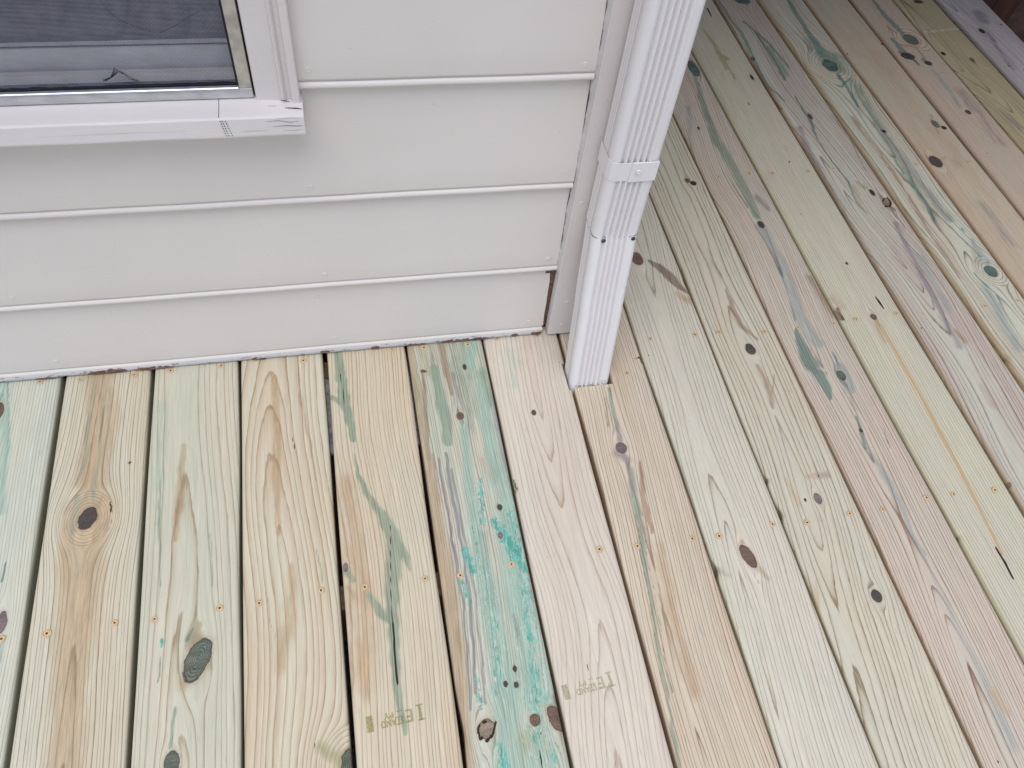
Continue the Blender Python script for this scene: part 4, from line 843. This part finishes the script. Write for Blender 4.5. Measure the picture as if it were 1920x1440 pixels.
# pencil line and stitched marks on the sill
gp = [(-.1420,.5243), (-.1400,.5310)]
b = MB(); X_ = (-.1400,.5312)[0]; b.quad((X_ - .0003, -.043, .52735), (X_ + .0004, -.043, .52735), (X_ + .0004, .008, .5311), (X_ - .0003, .008, .5311)); b.build('joint_line', M_CRK, sill)
b = MB()
for cxx, slant in (((-.1392,.5287)[0], .003), ((-.1367,.5286)[0], .0035), ((-.1330,.5284)[0], .004)):
    for k in range(7):
        z = .5235 - k * .0035; x = cxx + slant * k / 7 * 1.2
        b.box(x, x + .0009, -.0464, -.0455, z, z + .0010)
b.build('stitch_marks', M_CRK, sill)
# flaking where the casing meets the sill
for pts, w in [([(-.066, -.0216, .5345), (-.059, -.0216, .5330), (-.053, -.0216, .5312)], .0016), ([(-.060, -.0300, .5290), (-.052, -.0310, .5286), (-.046, -.0320, .5290), (-.0395, -.033, .5284)], .0022), ([(-.080, -.026, .5296), (-.071, -.0265, .5294)], .0010)]:
    o = groove('paint_split', pts, w, 0, sill)
# casing (right, left, head): flat, ridge, cove, outer band
def casing(x0, x1, z0, z1, flip):
    pts = [(0, 0), (0, -.0120), (.0012, -.0135), (.030, -.0145), (.0315, -.0195), (.0335, -.0205), (.0355, -.0190), (.0375, -.0150), (.0425, -.0150), (.0440, -.0200), (.0465, -.0212), (.0525, -.0212), (.0538, -.0200), (.0540, .010)]
    b = MB(); rows = []
    for (dx, y) in pts:
        x = x0 + dx if not flip else x1 - dx
        rows.append([(x, y, z0), (x, y, z0 + .02), (x, y, z1 - .02), (x, y, z1)])
    if flip: rows = rows[::-1]
    b.grid(rows)
    for e in (0, -1):
        n0 = len(b.v); b.v += [row[e] for row in rows]; b.f.append(tuple(range(n0, n0 + len(rows)))[::(-1 if e == -1 else 1)]); b.m.append(0)
    return wpart(b, 'casing', M_TRIM)
casing(-.0945, -.0405, .5285, 1.70, False)
casing(WX0, WX0 + .054, .5285, 1.70, True)
b = MB(); b.box(WX0 - .002, WX1 + .002, -.022, .01, 1.7005, 1.76, .002); wpart(b, 'casing', M_TRIM)
# aluminium screen frame
M_ALU = simple_mat('oxidised_aluminium', lin((182, 175, 164)), .42, .35, noise_scale=70, var=.16, bump=.2)
M_ALU2 = simple_mat('bright_aluminium', lin((205, 208, 216)), .3, .75, noise_scale=90, var=.12, bump=.1)
M_GASK = simple_mat('black_spline_and_shade', lin((20, 20, 24)), .6)
FX1 = -.0975; FX0 = WX0 + .057; FZ0, FZ1 = .5306, 1.698; fw = .0150
b = MB()
b.box(FX1 - fw, FX1, -.0100, .0005, FZ0 + .0142, FZ1, .0006); b.box(FX0, FX0 + fw, -.0100, .0005, FZ0 + .0142, FZ1, .0006); b.box(FX0 + fw, FX1 - fw, -.0100, .0005, FZ1 - fw, FZ1 - .0002, .0006)
wpart(b, 'screen_frame', M_ALU)
b = MB(); b.box(FX0, FX1, -.0104, .0002, FZ0 + .0008, FZ0 + .0140, .0006); wpart(b, 'screen_frame', simple_mat('silvery_aluminium', lin((190, 186, 182)), .5, .1, noise_scale=110, var=.14, bump=.2, stretch=(.3, 1, 1)))
b = MB(); b.box(FX0 + fw, FX1 - fw - .0002, -.0125, -.0060, FZ0 + .0141, FZ0 + .0168, .0009); wpart(b, 'frame_lip', M_ALU2)
b = MB(); b.box(FX1 - fw - .0030, FX1 - fw - .0001, -.006, .003, FZ0 + .0170, FZ1 - fw); b.box(FX0 + fw + .0001, FX1 - fw - .0031, -.0052, .003, FZ0 + .0141, FZ0 + .0195)
wpart(b, 'spline', M_GASK)
b = MB(); b.box(FX1 + .0003, FX1 + .0026, -.004, .0, FZ0 + .001, FZ1); wpart(b, 'painted_shadow_gap', M_GASK)  # black strip painted in for the shade between frame and casing
# woven screen: every wire is geometry
M_MESH = simple_mat('grey_screen_wire', lin((112, 114, 128)), .45, .3, noise_scale=60, var=.15, bump=0)
b = MB(); sx0, sx1, sz0, sz1 = -.56, FX1 - fw - .002, FZ0 + .0175, .92
p_ = .00145; w_ = .00017
def sag(x, z): return -.0032 + .0005 * math.sin(x * 22 + z * 9) - .0010 * math.exp(-((x + .235) / .02) ** 2 - ((z - .565) / .012) ** 2) * 2
z = sz0
while z < sz1:
    xs_ = [sx0 + (sx1 - sx0) * i / 40 for i in range(41)]
    wz = [.0016 * math.exp(-((z - sz0) / .012)) * math.sin(x * 60) + .002 * math.exp(-((x + .235) / .014) ** 2) * math.exp(-((z - sz0 - .008) / .012) ** 2) for x in xs_]
    b.grid([[(x, sag(x, z) - .0001, z - w_ + dz) for x, dz in zip(xs_, wz)], [(x, sag(x, z) - .00025, z + dz) for x, dz in zip(xs_, wz)], [(x, sag(x, z), z + w_ + dz) for x, dz in zip(xs_, wz)]]); z += p_
x = sx0
while x < sx1:
    zs_ = [sz0 + (sz1 - sz0) * i / 24 for i in range(25)]
    b.grid([[(x + w_, sag(x, zz), zz) for zz in zs_], [(x, sag(x, zz) - .00018, zz) for zz in zs_], [(x - w_, sag(x, zz), zz) for zz in zs_]]); x += p_
o = wpart(b, 'screen_mesh', M_MESH); o['kind'] = 'stuff'
b = MB()   # torn, frayed fold of the screen
r = random.Random(9)
for k in range(5):
    pts = [(-.2665 + .004 * k * .2, .5600), (-.2560, .5640), (-.2480 + k * .0006, .5760 - k * .0012), (-.2400, .5690), (-.2330, .5620 - k * .0006), (-.2260, .5580)]
    up = [(x + r.uniform(-.0006, .0006), -.0085 - .0005 * k, z + .0006) for x, z in pts]; dn = [(x + r.uniform(-.0006, .0006), -.0075 - .0005 * k, z - .0007) for x, z in pts]
    b.grid([dn, up])
wpart(b, 'torn_screen_fold', simple_mat('frayed_wire', lin((70, 70, 78)), .6, .2, noise_scale=400, var=.5))
def strand(name, pts, w, y):
    b = MB(); b.grid([[(x, y, z - w) for x, z in pts], [(x, y - .0004, z) for x, z in pts], [(x, y, z + w) for x, z in pts]]); return wpart(b, name, M_GASK)
strand('loose_thread', [(-.2396,.6560), (-.2340,.6437), (-.2258,.6335), (-.2135,.6269), (-.1993,.6201), (-.1885,.6173), (-.1678,.6260), (-.1541,.6348), (-.1383,.6434)], .00022, -.0062)
strand('loose_thread', [(-.1211,.6482), (-.1214,.6238), (-.1222,.6017)], .00025, -.0062)
r = random.Random(21); b = MB()
for k in range(90):
    t_ = r.random(); x, z = lerp2 = ((-.1853,.5526)[0] * (1 - t_) + (-.1129,.5597)[0] * t_, (-.1853,.5526)[1] * (1 - t_) + (-.1129,.5597)[1] * t_)
    x += r.uniform(-.002, .002); z += r.uniform(-.0016, .0016) + .002 * math.sin(t_ * 5) * .3; l = r.uniform(.0008, .003); a = r.uniform(-.7, .7)
    b.quad((x, -.0064, z), (x + l * math.cos(a), -.0064, z + l * math.sin(a)), (x + l * math.cos(a), -.0070, z + l * math.sin(a) + .0005), (x, -.0070, z + .0005))
o = wpart(b, 'caught_debris', simple_mat('brown_debris', lin((112, 66, 52)), .9, noise_scale=400, var=.4)); o['kind'] = 'stuff'
# sash: bottom rail, stile, glass
M_SASH = simple_mat('white_sash', lin((226, 220, 214)), .5, noise_scale=20, var=.05)
b = MB(); b.box(FX0, FX1, .022, .05, .535, .5860, .002); b.box(FX0, FX1, .022, .05, 1.62, 1.70, .002); b.box(FX0, FX0 + .04, .022, .05, .5862, 1.6197, .002); b.box(FX1 - .020, FX1, .022, .05, .5862, 1.6197, .002)
wpart(b, 'sash', M_SASH)
b = MB(); b.box(FX0 + .041, FX1 - .021, .0205, .0218, .5861, .5872); b.box(FX1 - .0212, FX1 - .0200, .0205, .0218, .5870, 1.6); wpart(b, 'glazing_line', M_GASK)
mg, N, bb = new_mat('window_glass'); bb.inputs['Base Color'].default_value = (.05, .06, .09, 1); bb.inputs['Roughness'].default_value = .03
N.put(bb.inputs['Base Color'], N.mix(N.noise(N.n.new('ShaderNodeTexCoord').outputs['Object'], 6, 2), lin((60, 58, 66)), lin((84, 80, 84)))); bb.inputs['Specular IOR Level'].default_value = .8
b = MB(); b.box(FX0 + .041, FX1 - .021, .032, .036, .5865, 1.6190); wpart(b, 'glass', mg)

# eave and roof of the house, added out of view to cast shade
M_ROOF = simple_mat('roof_shingle', lin((84, 80, 78)), .95, noise_scale=30, var=.3)
b = MB(); b.box(-2.9, .75, -.25, 3.4, TOP + .001, TOP + .05); b.box(-2.9, .75, -.27, -.2502, TOP - .05, TOP + .14, .003)
b.build('soffit', M_TRIM, HOUSE)
b = MB(); b.quad((-2.95, -.30, TOP + .141), (.80, -.30, TOP + .141), (.80, 1.6, TOP + .9), (-2.95, 1.6, TOP + .9)); b.quad((-2.95, 1.6, TOP + .9), (.80, 1.6, TOP + .9), (.80, 3.5, TOP + .141), (-2.95, 3.5, TOP + .141)); b.quad((-2.95, -.30, TOP + .051), (-2.95, 3.5, TOP + .051), (.8, 3.5, TOP + .051), (.8, -.3, TOP + .051))
b.build('roof', M_ROOF, HOUSE)

# ------------------------------------------------------------ downspout
M_DS = paint_mat('white_downspout_enamel', lin((228, 222, 219)), rough=.34, bumpk=.12)
def ds_section(w=.074, d=.054):
    """closed outline, x right, y back; fluted front, rounded corners"""
    R = .011; pts = []
    def arc(cx, cy, a0, a1, n=5):
        for i in range(n + 1):
            a = math.radians(a0 + (a1 - a0) * i / n); pts.append((cx + R * math.cos(a), cy + R * math.sin(a)))
    # front from left to right
    arc(R, R, 180, 270)
    x = R + .004; n_fl = 5; pitch = (w - 2 * R - .008) / n_fl
    for k in range(n_fl):
        x0 = x + k * pitch
        for t, dy in ((.0, .0010), (.10, .0048), (.22, .0054), (.34, .0048), (.46, .0010), (.60, -.0008), (.74, -.0012), (.88, -.0008)):
            pts.append((x0 + t * pitch, dy))
    pts.append((w - R - .003, 0))
    arc(w - R, R, 270, 360)
    for k in range(3):
        y0_ = R + .006 + k * .0085
        for dy, dx in ((0, 0), (.0018, -.0013), (.0036, 0)): pts.append((w + dx, y0_ + dy))
    arc(w - R, d - R, 0, 90); arc(R, d - R, 90, 180)
    for k in range(3):
        y0_ = d - R - .003 - k * .0075
        for dy, dx in ((0, 0), (-.0018, .0015), (-.0036, 0)): pts.append((dx, y0_ + dy))
    return pts
DS = empty('downspout', (.407, -.115, 0)); tag(DS, 'white fluted metal downspout beside the house corner, passing down through the deck', 'downspout')
SEC = ds_section()
def ds_run(name, stations, wall=.0009):
    b = MB(); rows = []
    for (x, y, z, sx_, jag) in stations:
        rr = random.Random(int(z * 1e4))
        rows.append([(x + .037 + (px - .037) * sx_ - .407, y + py * sx_ + .115, z + (jag * rr.uniform(-1, 1) * .0007 if jag else 0)) for px, py in SEC])
    b.grid(rows, close=True)
    ins = [[((p[0] * .97), (p[1] - .027) * .97 + .027 * .97 if 0 else p[1], p[2]) for p in rows[i]] for i in (0,)]
    return b.build(name, M_DS, DS, True)
ZJ = .3150
U0 = (.3695, -.0790)
BOT = (.3655, -.1420)
def lerp(a, b_, t): return a + (b_ - a) * t
upst = [(U0[0] - .0002, U0[1] - .0006, ZJ - .004, 1.010, 1), (U0[0] - .0002, U0[1] - .0005, ZJ - .0025, 1.009, 0), (U0[0] - .0003, U0[1] - .0005, ZJ + .03, 1.004, 0), (U0[0], U0[1], .40, 1.0, 0)]
for i in range(1, 12): upst.append((U0[0] + .0002 * math.sin(i * 1.7), U0[1], .40 + i * .19, 1.0, 0))
ds_run('upper_pipe', upst)
low = []
for i in range(15):
    t = i / 14; z = lerp(-.30, ZJ + .01, t); tz = (ZJ - z) / ZJ
    low.append((lerp(U0[0], BOT[0], tz) + .0004 * math.sin(i * 2.1), lerp(U0[1], BOT[1], tz) + .0003 * math.sin(i * 1.3), z, 1.0, 0))
ds_run('lower_pipe', low)
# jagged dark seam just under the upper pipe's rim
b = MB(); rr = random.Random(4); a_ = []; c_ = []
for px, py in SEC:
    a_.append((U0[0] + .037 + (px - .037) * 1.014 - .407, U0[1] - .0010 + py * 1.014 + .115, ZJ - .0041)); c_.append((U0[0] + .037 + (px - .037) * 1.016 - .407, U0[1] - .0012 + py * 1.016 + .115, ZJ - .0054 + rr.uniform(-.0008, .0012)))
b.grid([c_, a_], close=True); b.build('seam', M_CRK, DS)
# strap
b = MB(); S_ = []
for px, py in SEC:
    ang_y = py
    S_.append((px, py))
hull = [(0, .050), (0, .011), (.0032, .0032), (.011, -.0004), (.063, -.0004), (.0708, .0032), (.074, .011), (.074, .050)]
def strap_row(off, z, pts): return [(U0[0] + p[0] - .407 + (p[0] - .037) / .037 * off, U0[1] + p[1] + .115 - off * (1 - p[1] / .05), z) for p in pts]
Z0s, Z1s = .4215, .4540
hl = []
for i in range(len(hull) - 1):
    for t in (0, .5): hl.append((lerp(hull[i][0], hull[i + 1][0], t), lerp(hull[i][1], hull[i + 1][1], t)))
hl.append(hull[-1])
b.grid([strap_row(.0006, Z0s, hl), strap_row(.0010, Z0s + .0006, hl), strap_row(.0010, Z1s - .0006, hl), strap_row(.0006, Z1s, hl)])
strap = b.build('strap', M_DS, DS, False)
b = MB(); fx0, fx1 = -.0070 - .0, .0335   # overlapping tab on the front, right half
yf = U0[1] + .115 - .0004 - .0010
b.grid([[(fx0, yf - .0016, Z0s - .0012), (fx1, yf - .0012, Z0s - .0004)], [(fx0, yf - .0022, Z0s - .0006), (fx1, yf - .0016, Z0s)], [(fx0 + .001, yf - .0022, Z1s + .0002), (fx1, yf - .0016, Z1s)], [(fx0 + .001, yf + .0003, Z1s + .0006), (fx1, yf, Z1s + .0003)]])
b.grid([[(fx0 - .0005, yf + .0015, Z0s - .0012), (fx0, yf - .0022, Z0s - .0008)], [(fx0 + .0005, yf + .0015, Z1s), (fx0 + .001, yf - .0022, Z1s)]])
b.build('strap_tab', M_DS, strap)
def dome_screw(name, x, y, z, mat1, mat2, rad, parent):
    b = MB(); n = 14; rows = []
    for rr_, dy, m_ in ((1.0, 0, 0), (.92, -.45, 0), (.55, -.62, 0), (.5, -.35, 1), (.12, -.25, 1)):
        rows.append([(rr_ * rad * math.cos(2 * math.pi * a / n), dy * rad * .8, rr_ * rad * math.sin(2 * math.pi * a / n)) for a in range(n)])
    for i in range(4): b.grid([rows[i], rows[i + 1]], 1 if i >= 2 else 0, close=True)
    o = b.build(name, [mat1, mat2], parent, True); o.location = (x - .407, y + .115, z); return o
dome_screw('strap_screw', (.4116,.4385)[0], U0[1] - .0042, (.4106,.4402)[1], M_DS, M_DS, .0042, strap)
M_STEEL = simple_mat('dark_steel', lin((90, 90, 96)), .4, .6); M_BLK = simple_mat('black_recess', lin((30, 30, 34)), .6)
def ds_front_y(z): return lerp(U0[1], BOT[1], (ZJ - z) / ZJ)
for (px, pz) in ((.3859,.3058), (.4344,.3058)):
    dome_screw('screw', px, ds_front_y(pz) - .0003, pz, M_STEEL, M_BLK, .0037, DS)
# dark ragged flakes round the cut in the deck
b = MB(); rr = random.Random(8)
for k in range(26):
    x = .372 + .066 * rr.random() ; y = -.1425 + rr.uniform(-.0006, .0012); z = rr.uniform(.0005, .006)
    if k < 8: x = .425 + rr.uniform(-.006, .006); z = rr.uniform(.001, .012)
    l = rr.uniform(.0008, .0030); a = rr.uniform(-.6, .6)
    p0 = (x - .407, y + .115 - .0012, z)
    b.quad(p0, (p0[0] + l * math.cos(a), p0[1], z + l * math.sin(a)), (p0[0] + l * math.cos(a) + .0004, p0[1] + .0005, z + l * math.sin(a) + .0006), (p0[0], p0[1] + .0005, z + .0007))
o = b.build('dirt_flakes', M_CRK, DS); o['kind'] = 'stuff'
# offcut splinters and the little things caught between boards
M_LEAF = simple_mat('dried_green_leaf', lin((70, 84, 44)), .7, noise_scale=300, var=.4)
b = MB(); x, y = (.2277,-.3283); rr = random.Random(2)
for k in range(7):
    a = rr.uniform(1.1, 2.2); l = rr.uniform(.004, .010); x0, y0 = rr.uniform(-.001, .001), -.012 + k * .0035
    dx, dy = l * math.cos(a) * .5, l * math.sin(a)
    b.quad((x0, y0, 0), (x0 + dx * .5 + .0009, y0 + dy * .5, .002), (x0 + dx, y0 + dy, .003), (x0 + dx * .5 - .0009, y0 + dy * .5, .0015))
o = b.build('leaf_sprig', M_LEAF); o.location = (x, y, .0015); tag(o, 'tiny dried green sprig caught in the gap beside the teal-stained board', 'leaf')
# far side: dark ground, brown board fence, porch roof; both added out of view to shade the far end
M_BRN = simple_mat('dark_brown_stain', lin((98, 66, 54)), .8, noise_scale=14, var=.35, stretch=(1, 1, .15))
SHADE_FENCE = empty('shade_fence', (3.30, 1.0, -.62)); tag(SHADE_FENCE, 'dark brown board fence added out of view past the deck edge for its shade', 'shade_fence')
for i in range(22):
    b = MB(); b.box(-.011, .011, -.070, .070, 0, 2.6, .002)
    o = b.build('shade_fence_board', M_BRN, SHADE_FENCE); o.location = (0, -1.6 + i * .145, 0)
b = MB()
for z in (.3, 1.3, 2.3): b.box(.0115, .05, -1.7, 1.6, z, z + .09)
b.build('rail', M_BRN, SHADE_FENCE)
M_TWIG = simple_mat('pale_twig', lin((170, 170, 176)), .8)
SHADE_PORCH = empty('shade_porch', (1.9, 1.6, 0)); tag(SHADE_PORCH, 'covered porch with dark brown ceiling boards, added out of view to shade the far end of the deck', 'shade_porch')
def pp(b, name, m):
    o = b.build(name, m, SHADE_PORCH); o.location = (-1.9, -1.6, 0); return o
PZ = 1.95
for i in range(21):
    x = .50 + i * .108
    b = MB(); b.box(x, x + .105, .20, 3.0, PZ, PZ + .02, .001); pp(b, 'shade_ceiling_board', M_BRN)
b = MB(); b.box(.47, 2.80, .16, .20, PZ - .10, PZ + .16, .002); pp(b, 'shade_fascia', M_BRN)
b = MB(); b.box(2.70, 2.79, .21, .30, -.6, PZ - .002, .004); pp(b, 'shade_post', M_BRN)
b = MB(); b.box(2.70, 2.79, 2.88, 2.97, -.6, PZ - .002, .004); pp(b, 'shade_post', M_BRN)
for i in range(20):
    x = .50 + i * .114
    b = MB(); b.box(x, x + .111, 1.75, 1.77, -.6, PZ - .002, .001); pp(b, 'shade_wall_board', M_BRN)
b = MB(); b.box(.45, 2.85, .15, 3.05, PZ + .161, PZ + .19); pp(b, 'roof', M_ROOF)

b = MB(); rr = random.Random(6); px_ = [(-.032, .0), (-.012, .002), (.006, -.001), (.030, .003)]
b.grid([[(x, y - .0028, .0015) for x, y in px_], [(x, y, .006) for x, y in px_], [(x, y + .0028, .0015) for x, y in px_]])
b.grid([[(-.002, 0, .004), (.002, .018, .003)], [(.001, 0, .006), (.0035, .018, .005)], [(.004, 0, .004), (.005, .018, .003)]])
o = b.build('twig', M_TWIG); o.location = (2.838, 1.722, -.6195); tag(o, 'small pale twig on the dark ground beyond the grey outermost board', 'twig')
